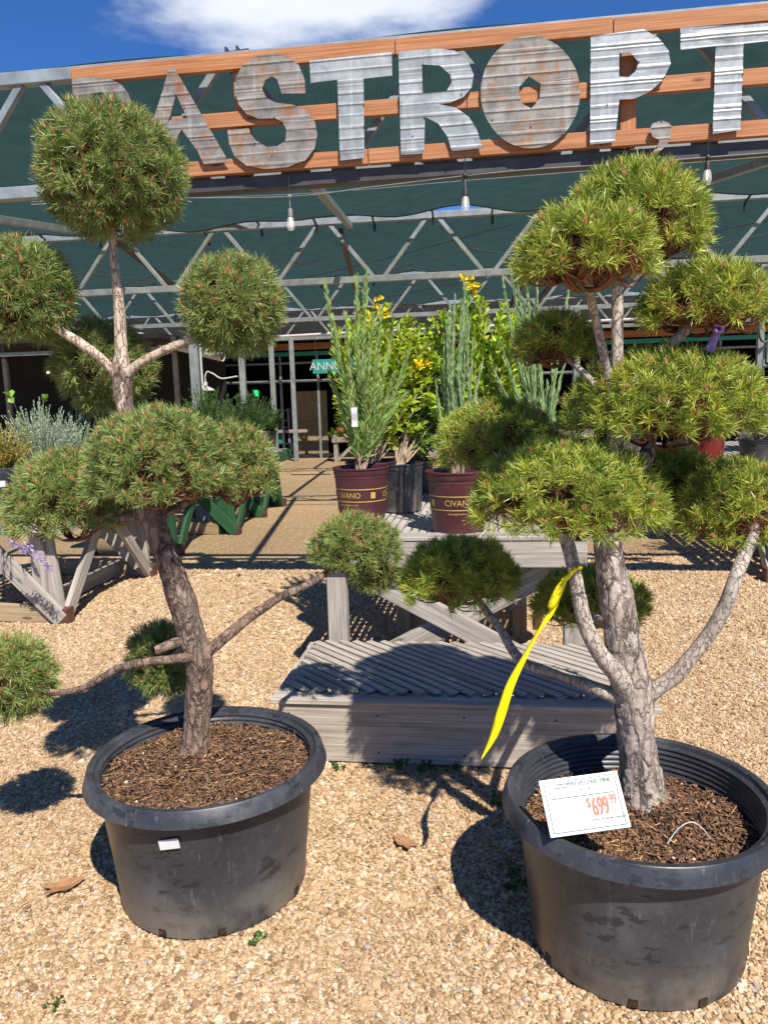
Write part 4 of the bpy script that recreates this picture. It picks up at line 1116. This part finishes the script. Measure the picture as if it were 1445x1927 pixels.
PADCORE = mat_plain('brown_pad_core', (.075, .036, .018), .95, 0, .6, 90, .1)
def pad(parent, cx, cy, rx, ry, Yd, style, pal, brk, dens=1.0, blen=.040, seed=0, ydep=None):
    """one clipped cushion: shoots set over a lumpy dome or ball, each with a brush of needles, on a fan of twigs"""
    rs = np.random.default_rng(1000 + seed); wid = .00085 if blen < .0295 else .00095
    C = np.array(Wy(cx, cy, Yd)); k = (Vector(C) - CAM).dot(FW) / FPX
    RX, RZ = max(.04, rx * k - blen * .72), max(.04, ry * k - blen * .68); RY = ydep or RX
    n = int(dens * 1.15 * (RX * RY * 2 + RX * RZ * 4 + RY * RZ * 4) / 2 / ((.54 * blen) ** 2) * 1.05)
    if style == 'ball': lo = -.95; n = int(n * 1.0)
    else: lo = -.10; n = int(n * .60)
    i = np.arange(n) + .5
    zz = 1 - (1 - lo) * i / n; ph_ = i * 2.399963 + rs.normal(0, .25, n)
    zz = np.clip(zz + rs.normal(0, .03, n), -1, 1)
    d = np.stack([np.sqrt(1 - zz ** 2) * np.cos(ph_), np.sqrt(1 - zz ** 2) * np.sin(ph_), zz], 1)
    if style == 'dome':
        zc = np.where(zz > 0, zz ** .85, zz)                  # flat bottom, swelling shoulders
        sh = d.copy(); sh[:, 2] = zc * 1.45 - .5
        rad = np.array([RX, RY, RZ])
    else: sh = d.copy(); rad = np.array([RX, RY, RZ])
    lump = np.array([noise.noise(Vector(q * 2.6 + seed)) for q in d]); lump2 = np.array([noise.noise(Vector(q * 6 + seed)) for q in d])
    depth = rs.uniform(0, 1, n) ** 2.2
    s = 1 + .085 * lump + .045 * lump2 - .26 * depth
    keep = np.array([noise.noise(Vector(q * 3.3 + seed * 1.7 + 9)) for q in d]) > np.where(zz > .35, -.62, -.34)
    d, sh, s, depth, zz = d[keep], sh[keep], s[keep], depth[keep], zz[keep]; n = len(d)
    P = C + sh * rad * s[:, None]
    nrm = unit(d / rad)
    A = unit(nrm * .75 + np.array([0, 0, .42]) + rs.normal(0, .20, (n, 3)))
    SL = blen * .85 * np.exp(rs.normal(0, .15, n))            # shoot length
    m = 44
    # needles
    u = rs.uniform(0, 1, (n, m)); th = np.radians(16 + 62 * (1 - u) ** .7 + rs.normal(0, 9, (n, m)))
    az = rs.uniform(0, 6.283, (n, m))
    e1 = unit(np.cross(A, rs.normal(0, 1, (n, 3)))); e2 = np.cross(A, e1)
    D = (A[:, None] * np.cos(th)[..., None] + (e1[:, None] * np.cos(az)[..., None] + e2[:, None] * np.sin(az)[..., None]) * np.sin(th)[..., None])
    B = P[:, None] + A[:, None] * (SL[:, None] * (u - .55))[..., None]
    Ln = blen * np.exp(rs.normal(0, .16, (n, m)))[..., None]
    Wd = unit(np.cross(D, rs.normal(0, 1, (n, m, 3)))) * wid
    T = B + D * Ln + np.array([0, 0, -.12]) * Ln * rs.uniform(0, 1, (n, m, 1))
    Mi = B + D * Ln * .55
    v = np.stack([B - Wd * .7, B + Wd * .7, Mi + Wd, Mi - Wd, T + Wd * .35, T - Wd * .35], 2).reshape(-1, 3)
    q = np.arange(n * m)[:, None] * 6
    f = np.concatenate([q + [0, 1, 2, 3], q + [3, 2, 4, 5]])
    young = np.clip(.5 + .5 * rs.normal(0, .6, (n, 1)), 0, 1)
    c = np.asarray(pal[0]) * (1 - young) + np.asarray(pal[1]) * young
    c = c[:, None] * np.exp(rs.normal(0, .16, (n, m, 1)))
    tip = rs.uniform(0, 1, (n, m, 1)) < .04
    c = np.where(tip, np.array([.45, .30, .10]), c)
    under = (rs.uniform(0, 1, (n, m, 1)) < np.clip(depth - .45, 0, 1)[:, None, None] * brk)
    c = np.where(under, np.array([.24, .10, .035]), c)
    C6 = np.repeat(np.clip(c.reshape(-1, 3), 0, 1), 6, 0)
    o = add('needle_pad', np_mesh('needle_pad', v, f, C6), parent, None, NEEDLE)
    # buds: small upright candles at the shoot tips
    sel = np.where((rs.uniform(0, 1, n) < pal[2]) & (depth < .5))[0]
    V_, F_ = [], []; off = 0
    for j in sel:
        for kk in range(rs.integers(1, 4)):
            ax = unit(A[j] * .7 + np.array([0, 0, .5]) + rs.normal(0, .18, 3)); L_ = rs.uniform(.012, .024); w = rs.uniform(.0022, .0034)
            a1 = unit(np.cross(ax, [.3, .9, .1])); a2 = np.cross(ax, a1); b0 = P[j] + A[j] * SL[j] * .42
            for hh, ww in ((0, .8), (.45, 1), (1, .12)):
                for t in range(4): V_.append(b0 + ax * L_ * hh + (a1 * math.cos(t * 1.571) + a2 * math.sin(t * 1.571)) * w * ww)
            for r_ in range(2):
                for t in range(4): F_.append((off + r_ * 4 + t, off + r_ * 4 + (t + 1) % 4, off + r_ * 4 + 4 + (t + 1) % 4, off + r_ * 4 + 4 + t))
            off += 12
    if V_: tag(add('buds', np_mesh('buds', V_, F_), o, None, BUD), kind='stuff')
    # twigs: forks from the pad's foot out to the shoots
    foot = C + np.array([0, 0, -RZ * (.95 if style == 'dome' else .8)])
    V_, F_ = [], []; off = 0
    hubs = [foot + (np.array([math.cos(a), math.sin(a), .55]) * np.array([RX, RY, RZ]) * .42) for a in rs.uniform(0, 6.283, 9)]
    def tw(pts, r0, r1):
        nonlocal off
        pth = catmull(pts, 3); vv, ff = tube_arr(pth, np.linspace(r0, r1, len(pth)), 4)
        V_.append(vv); F_.append(ff + off); off += len(vv)
    for h in hubs: tw([foot, foot * .5 + h * .5 + np.array([0, 0, -.012]), h], .0065, .004)
    hb = np.array(hubs)
    for j in rs.choice(n, min(n, 130), False):
        h = hb[np.argmin(((hb - P[j]) ** 2).sum(1))]
        tw([h, (h + P[j]) / 2 + np.array([0, 0, -.015]) + rs.normal(0, .008, 3), P[j] - A[j] * SL[j] * .5], .0032, .0016)
    tag(add('twigs', np_mesh('twigs', np.concatenate(V_), np.concatenate(F_), smooth=True), o, None, TWIG), kind='stuff')
    # dark core added to block light and darken gaps, in place of dead growth
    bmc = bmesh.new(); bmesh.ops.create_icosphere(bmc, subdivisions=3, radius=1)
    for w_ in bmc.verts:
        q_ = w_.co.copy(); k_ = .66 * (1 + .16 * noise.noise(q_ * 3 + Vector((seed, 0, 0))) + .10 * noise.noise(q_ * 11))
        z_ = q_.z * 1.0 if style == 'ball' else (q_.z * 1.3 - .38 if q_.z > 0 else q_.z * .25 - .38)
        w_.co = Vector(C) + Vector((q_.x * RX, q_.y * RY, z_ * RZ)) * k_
    add('light_block_core', bm_mesh(bmc, 'light_block_core'), o, None, PADCORE)
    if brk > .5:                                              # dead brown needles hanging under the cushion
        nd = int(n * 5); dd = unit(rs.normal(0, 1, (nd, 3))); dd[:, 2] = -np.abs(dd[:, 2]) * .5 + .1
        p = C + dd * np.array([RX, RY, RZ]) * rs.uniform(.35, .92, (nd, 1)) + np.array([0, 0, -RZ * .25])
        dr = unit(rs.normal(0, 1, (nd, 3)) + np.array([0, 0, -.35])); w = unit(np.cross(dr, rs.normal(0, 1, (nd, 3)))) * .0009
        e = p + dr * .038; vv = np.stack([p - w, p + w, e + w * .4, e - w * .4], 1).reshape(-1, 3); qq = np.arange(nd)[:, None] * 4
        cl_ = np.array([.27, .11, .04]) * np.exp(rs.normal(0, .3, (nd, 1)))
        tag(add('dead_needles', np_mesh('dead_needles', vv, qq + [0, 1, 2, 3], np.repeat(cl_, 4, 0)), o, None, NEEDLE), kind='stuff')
    return o
def limb(name, pts, mat, parent, seg=18, n=8, bump=.10, bs=26):
    """pts: (pixel x, pixel y, radius in px, depth Y)"""
    P, R_ = [], []
    for (x, y, r, Yd) in pts:
        p = Wy(x, y, Yd); P.append(tuple(p)); R_.append(.93 * r * (p - CAM).dot(FW) / FPX)
    return tube(name, P, R_, mat, parent, seg, n, bump, bs, True, name == 'trunk')

# ---- left pine
PL = Vector((-.60, 2.37, 0))
pineL = thing('potted_pine_tree', PL, 'cloud-pruned pine with ball-shaped needle pads and leaning trunk in a full black pot', 'pine tree', 'potted cloud-pruned pines')
body = big_pot(pineL, PL, .40)
mulch(pineL, PL, .405, .326, (-.06, .06), 1, 900)
st_ = Wy(325, 1580, 2.06); dn = (st_ - PL); dn.z = 0; dn.normalize(); tn = Vector((-dn.y, dn.x, 0))
rr_ = .298 + .041 * (st_.z - .03) / .385
a_ = PL + dn * (rr_ + .006) + Z * st_.z
board('blank_sticker', a_ - tn * .03 - Z * .004, a_ + tn * .03 + Z * .006, .030, .002, WHITEP, body, bev=0)
Y = 2.43
tk = limb('trunk', [(362, 1432, 34, Y), (366, 1400, 27, Y), (373, 1330, 25, Y), (376, 1250, 27, Y), (360, 1190, 27, Y), (342, 1130, 27, Y), (322, 1070, 25, Y), (300, 1010, 23, Y), (280, 955, 24, Y), (268, 900, 20, Y + .02), (250, 830, 18, Y + .03), (236, 770, 17, Y + .03), (230, 715, 19, Y + .03), (229, 690, 17, Y + .03)], BARKL, pineL, 48, 20, .10, 34)
limb('upper_trunk', [(236, 775, 16.5, Y + .03), (231, 735, 18, Y + .03), (229, 690, 18, Y + .03), (229, 660, 13, Y + .03), (226, 600, 11.5, Y + .03), (221, 540, 10, Y + .03), (214, 470, 8.5, Y + .03), (212, 380, 7, Y + .03)], BARKU, tk, 20, 10, .07, 40)
limb('branch', [(226, 712, 12, Y + .03), (208, 692, 10, Y + .02), (175, 662, 9.5, Y), (130, 632, 9, Y), (75, 600, 6, Y)], BARKU, tk)
limb('branch', [(236, 712, 11, Y + .03), (258, 688, 10, Y + .02), (300, 664, 9, Y), (350, 643, 9, Y), (405, 620, 6, Y)], BARKU, tk)
limb('branch', [(280, 965, 14, Y), (245, 972, 10, Y + .03), (200, 980, 8, Y + .09), (150, 975, 6, Y + .15)], BARKL, tk)
limb('branch', [(284, 975, 14, Y), (292, 950, 11, Y - .02), (296, 920, 9, Y - .05), (300, 890, 7, Y - .06)], BARKL, tk)
limb('branch', [(290, 975, 14, Y), (320, 962, 10, Y + .02), (360, 940, 8, Y + .06), (400, 915, 7, Y + .08), (430, 900, 5, Y + .1)], BARKL, tk)
limb('branch', [(385, 1228, 14, Y), (405, 1215, 12, Y), (440, 1186, 11, Y + .05), (475, 1158, 10, Y + .09), (530, 1122, 8.5, Y + .16), (570, 1105, 8, Y + .20), (615, 1078, 7, Y + .33), (655, 1052, 5, Y + .4)], BARKL, tk)
limb('branch', [(372, 1236, 12, Y - .02), (330, 1240, 9.5, Y - .05), (270, 1247, 9, Y - .05), (225, 1258, 8, Y - .02), (185, 1280, 7.5, Y), (150, 1297, 7, Y + .02), (110, 1303, 6.5, Y + .04), (70, 1298, 5, Y + .05)], BARKL, tk)
limb('branch', [(360, 1200, 10, Y), (330, 1210, 11, Y - .03), (300, 1222, 10, Y - .05), (292, 1224, 8, Y - .055)], BARKL, tk)
limb('branch', [(365, 1215, 10, Y + .02), (340, 1225, 8, Y + .12), (315, 1245, 6, Y + .25)], BARKL, tk)
bm = bmesh.new(); bmesh.ops.create_icosphere(bm, subdivisions=2, radius=.013); add('knot', bm_mesh(bm, 'knot', True), tk, Matrix.Translation(Wy(466, 1165, Y + .08)), BARKL)
PALL = ((.125, .195, .045), (.31, .37, .10), .42)
for i, (cx, cy, rx, ry, dy, stl, dn_) in enumerate((
    (212, 328, 140, 130, .02, 'ball', 1), (42, 550, 100, 102, 0, 'ball', 1), (438, 577, 100, 100, 0, 'ball', 1), (195, 692, 96, 92, .22, 'ball', 1),
    (300, 865, 145, 108, -.08, 'dome', 1.25), (440, 875, 85, 88, .06, 'dome', 1.25), (135, 935, 122, 98, .16, 'dome', 1.3),
    (670, 1025, 92, 64, .40, 'dome', .85), (700, 1082, 48, 40, .38, 'ball', .7), (625, 1030, 48, 40, .40, 'ball', .7), (20, 1275, 88, 84, .06, 'ball', .9), (312, 1240, 78, 76, .34, 'ball', 1))):
    pad(pineL, cx, cy, rx, ry, Y + dy, stl, PALL, .25, dn_ * 1.0, .029, seed=i)

# ---- right pine
PR = Vector((.70, 2.05, 0))
pineR = thing('potted_pine_tree', PR, 'cloud-pruned pine with flat dome-shaped yellow green pads and thick pale trunk in black pot', 'pine tree', 'potted cloud-pruned pines')
big_pot(pineR, PR, .345)
mulch(pineR, PR, .350, .318, (.05, .1), 2, 1600)
Y = 2.16
tk = limb('trunk', [(1212, 1515, 56, Y), (1208, 1485, 45, Y), (1202, 1430, 37, Y), (1195, 1370, 36, Y), (1190, 1320, 39, Y), (1184, 1270, 38, Y), (1174, 1215, 36, Y), (1164, 1160, 33, Y), (1153, 1090, 30, Y), (1142, 1020, 26, Y), (1142, 940, 23, Y + .02), (1152, 860, 18, Y + .03), (1160, 760, 14, Y + .04)], BARKR, pineR, 56, 22, .11, 30)
limb('upper_trunk', [(1154, 850, 16, Y + .03), (1160, 760, 13, Y + .04), (1161, 680, 12, Y + .05), (1161, 600, 12, Y + .06), (1163, 530, 11.5, Y + .07), (1175, 460, 9, Y + .08), (1185, 410, 6, Y + .08)], BARKB, tk, 20, 10, .05, 30)
limb('branch', [(1158, 770, 10, Y + .04), (1140, 690, 9.5, Y), (1127, 630, 9, Y - .03), (1114, 575, 9, Y - .06), (1107, 530, 9, Y - .15), (1105, 480, 6, Y - .2)], BARKB, tk, 16)
limb('branch', [(1160, 770, 9, Y + .04), (1110, 715, 7, Y + .12), (1085, 690, 6, Y + .2), (1050, 660, 5, Y + .28)], BARKB, tk, 12)
limb('branch', [(1150, 960, 15, Y + .02), (1190, 920, 15, Y), (1212, 870, 15, Y + .04), (1222, 830, 13, Y + .08), (1238, 785, 10, Y + .12), (1250, 740, 7, Y + .14)], BARKL, tk, 16)
limb('branch', [(1158, 780, 10, Y + .04), (1215, 690, 11, Y + .08), (1265, 645, 11, Y + .08), (1300, 612, 10, Y + .08), (1325, 590, 7, Y + .08)], BARKB, tk, 16)
limb('branch', [(1180, 1305, 24, Y - .02), (1160, 1268, 20, Y - .05), (1130, 1232, 17, Y - .06), (1105, 1185, 16, Y - .05), (1090, 1130, 15, Y - .03), (1080, 1075, 14, Y), (1065, 1010, 14, Y + .03), (1055, 960, 12, Y + .06), (1050, 915, 8, Y + .08)], BARKB, tk, 20)
limb('branch', [(1170, 1312, 18, Y), (1130, 1300, 14, Y - .02), (1090, 1283, 12, Y + .05), (1040, 1265, 10.5, Y + .14), (990, 1250, 10, Y + .23), (965, 1225, 10, Y + .29), (945, 1190, 9, Y + .33), (915, 1150, 8, Y + .39), (885, 1112, 6, Y + .45), (870, 1080, 5, Y + .48)], BARKB, tk, 16)
limb('branch', [(1200, 1315, 24, Y), (1232, 1297, 18, Y), (1275, 1265, 16, Y - .01), (1325, 1205, 15, Y - .02), (1362, 1145, 15, Y - .03), (1382, 1090, 14, Y - .03), (1400, 1045, 13, Y + .02), (1418, 1005, 11, Y + .06), (1415, 970, 8, Y + .1)], BARKB, tk, 20)
limb('branch', [(1160, 1180, 14, Y + .02), (1130, 1170, 10, Y + .35), (1110, 1150, 7, Y + .7)], BARKB, tk, 12)
limb('branch', [(1145, 930, 12, Y + .02), (1060, 900, 9, Y + .15), (970, 880, 7, Y + .36), (935, 850, 5, Y + .45)], BARKL, tk, 12)
limb('branch', [(1148, 940, 12, Y + .02), (1210, 940, 9, Y + .18), (1255, 920, 6, Y + .34)], BARKL, tk, 12)
limb('branch', [(1415, 985, 10, Y + .08), (1390, 950, 8, Y + .1), (1365, 925, 5, Y + .1)], BARKL, tk, 12)
limb('branch', [(1415, 985, 10, Y + .08), (1450, 945, 8, Y + .1), (1475, 920, 5, Y + .1)], BARKL, tk, 12)
PALR = ((.17, .255, .03), (.46, .50, .065), .24)
for i, (cx, cy, rx, ry, dy, stl, dn_) in enumerate((
    (1190, 415, 150, 112, .10, 'dome', 1.2), (1105, 470, 143, 92, -.20, 'dome', 1.2), (1330, 565, 128, 80, .08, 'dome', 1.1), (1045, 642, 88, 60, .32, 'dome', 1.1),
    (1250, 752, 194, 108, .14, 'dome', 1.1), (935, 828, 124, 82, .45, 'dome', 1.1), (1065, 925, 186, 106, .08, 'dome', 1.15), (1262, 905, 76, 72, .36, 'ball', 1),
    (1385, 950, 122, 96, .18, 'dome', 1.1), (865, 1078, 118, 74, .48, 'dome', 1.2), (1112, 1125, 114, 64, .72, 'dome', 1.1))):
    pad(pineR, cx, cy, rx, ry, Y + dy, stl, PALR, .7, dn_ * 1.0, .030, seed=40 + i)

# ------------------------------------------------------------------ ribbons
def ribbon(name, label, pts, widths, mat, loops=None):
    """pts: (px, py, Y, twist angle) ; flat tape with real thickness"""
    P = catmull([tuple(Wy(x, y, Yd)) for x, y, Yd, _ in pts], 8); A_ = catmull([(t, 0, 0) for *_, t in pts], 8)[:, 0]; W_ = catmull([(w, 0, 0) for w in widths], 8)[:, 0]
    T = unit(np.gradient(P, axis=0)); s0 = unit(np.cross(T, np.array([0, 1., 0]))); n0 = np.cross(T, s0)
    S_ = s0 * np.cos(A_)[:, None] + n0 * np.sin(A_)[:, None]; N_ = np.cross(T, S_)
    v = []; f = []
    for i in range(len(P)):
        for sx in (-1, -.33, .33, 1): v.append(P[i] + S_[i] * W_[i] * sx * .5 + N_[i] * W_[i] * .10 * (1 - abs(sx)) * (1 + .6 * math.sin(i * .9)))
    for i in range(len(P) - 1):
        for k in range(3): f.append((i * 4 + k, i * 4 + k + 1, i * 4 + k + 5, i * 4 + k + 4))
    t = thing(name, P[0], label, 'ribbon')
    o = add('tail', np_mesh('tail', v, f, smooth=True), t, None, mat)
    md = o.modifiers.new('thickness', 'SOLIDIFY'); md.thickness = .0008
    return t
YB = Y - .005
rb = ribbon('yellow_ribbon', 'long yellow plastic ribbon tied round a branch of the right pine', [(1062, 1090, YB - .03, .2), (1050, 1118, YB - .035, .5), (1038, 1150, YB - .035, .2), (1012, 1190, YB - .035, 1.1), (985, 1240, YB - .035, .7), (960, 1290, YB - .035, .4), (942, 1345, YB - .035, .3), (928, 1385, YB - .035, .7), (905, 1430, YB - .035, .9)], [.016, .020, .016, .012, .016, .024, .027, .022, .004], YELLOW)
q = [Wy(1083, 1070, YB - .028), Wy(1072, 1082, YB - .034), Wy(1062, 1092, YB - .03), Wy(1066, 1085, YB + .03), Wy(1086, 1072, YB + .025), Wy(1092, 1068, YB - .01), Wy(1083, 1070, YB - .028)]
tube('knot_band', q, [.006] * 7, YELLOW, rb, seg=6)
o2 = [Wy(1062, 1092, YB - .035), Wy(1050, 1110, YB - .045), Wy(1036, 1140, YB - .042), Wy(1044, 1130, YB - .05), Wy(1060, 1098, YB - .045)]
tube('loop', o2, [.006, .011, .010, .009, .005], YELLOW, rb, seg=6)
yp = Y + .03
pr = ribbon('purple_ribbon', 'purple plastic ribbon hanging from a branch of the right pine', [(1350, 618, yp, .2), (1345, 632, yp, .3), (1340, 645, yp, .1), (1334, 662, yp, .3)], [.02, .022, .024, .022], PURPLE)
tube('knot_band', [Wy(1345, 612, yp - .01), Wy(1356, 612, yp - .02), Wy(1358, 622, yp - .015), Wy(1347, 624, yp - .02), Wy(1342, 616, yp)], [.006] * 5, PURPLE, pr, seg=6)

# ------------------------------------------------------------------ price card
BLc = Wz(1036, 1577, .472); BRc = Wy(1187, 1556, BLc.y + .015); TLc = Wy(1018, 1468, BLc.y + .085)
ex = (BRc - BLc).normalized(); cw = (BRc - BLc).length; ey = (TLc - BLc); ey = (ey - ex * ey.dot(ex)).normalized(); chh = (TLc - BLc).length * .985; en = ex.cross(ey)
def cardM(u, v, lift=.0012):
    m = Matrix.Identity(4); o = BLc + ex * u * cw + ey * v * chh + en * lift
    for i in range(3): m[i][0], m[i][1], m[i][2], m[i][3] = ex[i], ey[i], en[i], o[i]
    return m
card = thing('price_card', BLc + ex * cw / 2, 'white laminated price card with orange price leaning on the right pine pot', 'price sign')
CARDW = mat_plain('card_white', (.335, .35, .355), .3, 0, .02); INKG = mat_plain('ink_green', (.012, .06, .055), .5); INKO = mat_plain('ink_orange', (.50, .07, .012), .5, 0, .03); INKY = mat_plain('ink_yellow', (.72, .62, .20), .5); INKD = mat_plain('ink_dark', (.03, .035, .05), .5)
LAM = mat_plain('laminate_edge', (.42, .44, .44), .25)
add('laminate', box_mesh(cw, chh, .0012, 0).copy(), card, cardM(.5, .5, 0), LAM)
add('paper', box_mesh(cw * .955, chh * .94, .0008, 0).copy(), card, cardM(.5, .5, .0008), CARDW)
def bar(u0, v0, u1, v1, mat, nm='printed_line'):
    add(nm, box_mesh((u1 - u0) * cw, (v1 - v0) * chh, .0003, 0).copy(), card, cardM((u0 + u1) / 2, (v0 + v1) / 2, .0014), mat)
for r_ in ((.045, .050, .955, .068), (.045, .932, .955, .950), (.045, .0685, .058, .9315), (.942, .0685, .955, .9315), (.11, .632, .89, .654)): bar(*r_, INKG)
bar(.52, .22, .523, .60, INKD)
def put(txt, u, v, size, mat, ax='LEFT', bold=0, sx=1.0):
    me = text_mesh(txt, size, ax)
    m = cardM(u, v, .0016)
    if sx != 1: m = m @ Matrix.Scale(sx, 4, (1, 0, 0))
    add('lettering', me, card, m, mat)
    if bold: add('lettering', me, card, cardM(u, v, .0018) @ Matrix.Translation((bold, 0, 0)) @ Matrix.Scale(sx, 4, (1, 0, 0)), mat)
    if bold: add('lettering', me, card, cardM(u, v, .0020) @ Matrix.Translation((-bold, 0, 0)) @ Matrix.Scale(sx, 4, (1, 0, 0)), mat)
put('SYLVESTRIS PINE', .63, .865, .0155, INKG, 'CENTER', .0008); put('Evergreen', .62, .81, .0065, INKD, 'CENTER')
put('COMMUNITY', .155, .882, .0088, INKG, bold=.0004); put('GARDENS', .155, .825, .0088, INKG, bold=.0004)
for (u, v, r_) in ((.105, .895, .007), (.105, .825, .009)):
    bm = bmesh.new(); bmesh.ops.create_circle(bm, segments=16, radius=r_); o_ = bmesh.ops.extrude_edge_only(bm, edges=bm.edges[:])
    for v_ in [g for g in o_['geom'] if isinstance(g, bmesh.types.BMVert)]: v_.co *= .65
    add('logo_mark', bm_mesh(bm, 'logo_mark'), card, cardM(u, v, .0016), INKY)
for k, tx in enumerate(('Full Sun', 'Part Sun', 'Part Shade', 'Shade', 'Drought Tolerant', 'Deer Resistant', 'Texas Native', 'Pollinator', 'Hummingbird')):
    u = .10 + k * .10; s_ = .028
    if k in (0, 4, 5): bar(u - .012, .735, u + .012, .765, INKD, 'ticked_box')
    else:
        for r_ in ((u - s_ / 2, .728, u + s_ / 2, .734), (u - s_ / 2, .768, u + s_ / 2, .774), (u - s_ / 2, .7345, u - s_ / 2 + .004, .7675), (u + s_ / 2 - .004, .7345, u + s_ / 2, .7675)): bar(*r_, INKD, 'tick_box')
    put(tx, u, .695, .0026, INKD, 'CENTER')
for k, tx in enumerate(('The Sylvestris Pine, or Scots Pine, is an', 'excellent choice for Central Texas, thriving', 'in our dry conditions with a fast growth rate', 'that provides good shade and wind screen.', 'Its attractive, irregular shape and long', 'needles enhance any landscape. It matures', 'easily with minimal soil and can be', 'susceptible to extreme heat and quickly drops', 'during summer stretches. Overall, it is a', 'reliable and versatile tree for the region,', 'with some maintenance for care.')):
    put(tx, .085, .59 - k * .038, .0062, INKD, 'LEFT', 0, .8)
put('MATURE: 40 ft tall and 25 ft wide', .085, .115, .0055, INKG, sx=.9)
put('$', .55, .50, .036, INKO, 'CENTER', .0008, .55); put('699', .69, .41, .064, INKO, 'CENTER', .0019, .46); put('99', .862, .51, .036, INKO, 'CENTER', .0009, .52)
put('CONTRACTOR PRICING AVAILABLE', .74, .20, .0060, INKG, 'CENTER', .0003)
tube('wire_stake', [Wz(1255, 1588, .36), Wz(1275, 1560, .40), Wz(1300, 1547, .42), Wz(1322, 1560, .40), Wz(1335, 1578, .37)], [.0016] * 5, WHITEP, card, seg=6)

# ------------------------------------------------------------------ dry leaves, weeds on the gravel
n_ = 700
P_ = np.stack([rng.uniform(-1.5, 1.5, n_), rng.uniform(1.5, 3.3, n_), rng.uniform(.006, .011, n_)], 1)
a_ = rng.uniform(0, 6.283, n_); D_ = np.stack([np.cos(a_), np.sin(a_), rng.normal(0, .08, n_)], 1); W_ = np.stack([-np.sin(a_), np.cos(a_), np.zeros(n_)], 1) * .0009
L_ = rng.uniform(.012, .045, (n_, 1)); E_ = P_ + D_ * L_
vv_ = np.stack([P_ - W_, P_ + W_, E_ + W_ * .5, E_ - W_ * .5], 1).reshape(-1, 3)
tag(add('needle_litter', np_mesh('needle_litter', vv_, np.arange(n_)[:, None] * 4 + [0, 1, 2, 3], np.repeat(np.array([.25, .14, .07]) * np.exp(rng.normal(0, .4, (n_, 1))), 4, 0)), None, None, CHIP), 'brown fallen pine needles strewn over the gravel round the pots', 'litter', None, 'stuff')
DRY = mat_plain('dry_leaf_brown', (.33, .17, .075), .8, 0, .3, 25)
def dry_leaf(px_, py_, s, rot, label, seed):
    bm = bmesh.new(); n = 22; c = bm.verts.new((0, 0, .006)); ring = []
    for k in range(n):
        a = 2 * math.pi * k / n; r = s * (.55 + .38 * abs(math.cos(2.5 * a)) + .08 * math.sin(7 * a + seed)) * (1.25 if abs(math.cos(a)) > .8 else .8)
        x, y = r * math.cos(a), r * math.sin(a)
        ring.append(bm.verts.new((x, y, .008 + .35 * y * y / s + .12 * abs(x) * (1 + math.sin(seed + a * 2)) * .5)))
    for k in range(n): bm.faces.new((c, ring[k], ring[(k + 1) % n]))
    p = Wz(px_, py_, .008)
    t = thing('dry_leaf', p, label, 'leaf', 'dry leaves on the gravel')
    o = add('blade', bm_mesh(bm, 'blade'), t, Matrix.Translation(p) @ Matrix.Rotation(rot, 4, 'Z'), DRY)
    md = o.modifiers.new('t', 'SOLIDIFY'); md.thickness = .0008
    q = Matrix.Translation(p) @ Matrix.Rotation(rot, 4, 'Z')
    tube('stalk', [q @ Vector((s * .5, 0, .01)), q @ Vector((s, .004, .014)), q @ Vector((s * 1.5, .012, .012))], [.0014] * 3, DRY, t, seg=5, n=3)
dry_leaf(120, 1672, .055, .5, 'curled brown dry leaf on the gravel left of the left pot', 1)
dry_leaf(762, 1590, .045, 2.3, 'pale brown dry leaf on the gravel between the two pots', 3)
def weed(px_, py_, s, n, label, col=(.05, .13, .02)):
    p = Wz(px_, py_, .004); ls, sp = [], []
    for k in range(n):
        a = random.uniform(0, 6.28); e = p + Vector((math.cos(a) * s * random.uniform(.4, 1), math.sin(a) * s * random.uniform(.4, 1), s * random.uniform(.15, .6)))
        a_, p_ = leafy_stem(p, e, (0, 0, .01), s * .16, s * .36, s * .26, 1.0, col, .35, .2, .2); ls.append(a_); sp.append(p_)
    t = thing('weed', p, label, 'weed', 'weeds in the gravel')
    add('stems', stems_mesh(sp, .0012, .0008), t, None, mat_weed); v, f, c = join(ls); add('leaves', np_mesh('leaves', v, f, c), t, None, LEAF)
mat_weed = mat_plain('weed_stem', (.10, .16, .04), .7)
weed(106, 1890, .035, 9, 'small green weed in the gravel at the bottom left corner')
weed(487, 1772, .04, 9, 'small green weed at the foot of the left pot')
weed(640, 1446, .05, 8, 'small weed under the step front, leftmost of the row')
weed(745, 1446, .06, 9, 'weed under the step front near its middle')
weed(800, 1452, .06, 10, 'larger weed under the step front, beside the tip of the yellow ribbon shadow')
weed(850, 1450, .05, 8, 'weed under the step front, rightmost of the row')
weed(940, 1512, .055, 10, 'green weed against the left side of the right pot')
weed(965, 1665, .06, 9, 'green weed in the shadow left of the right pot')
weed(955, 1640, .05, 7, 'second green weed in the shadow left of the right pot, just above the other')
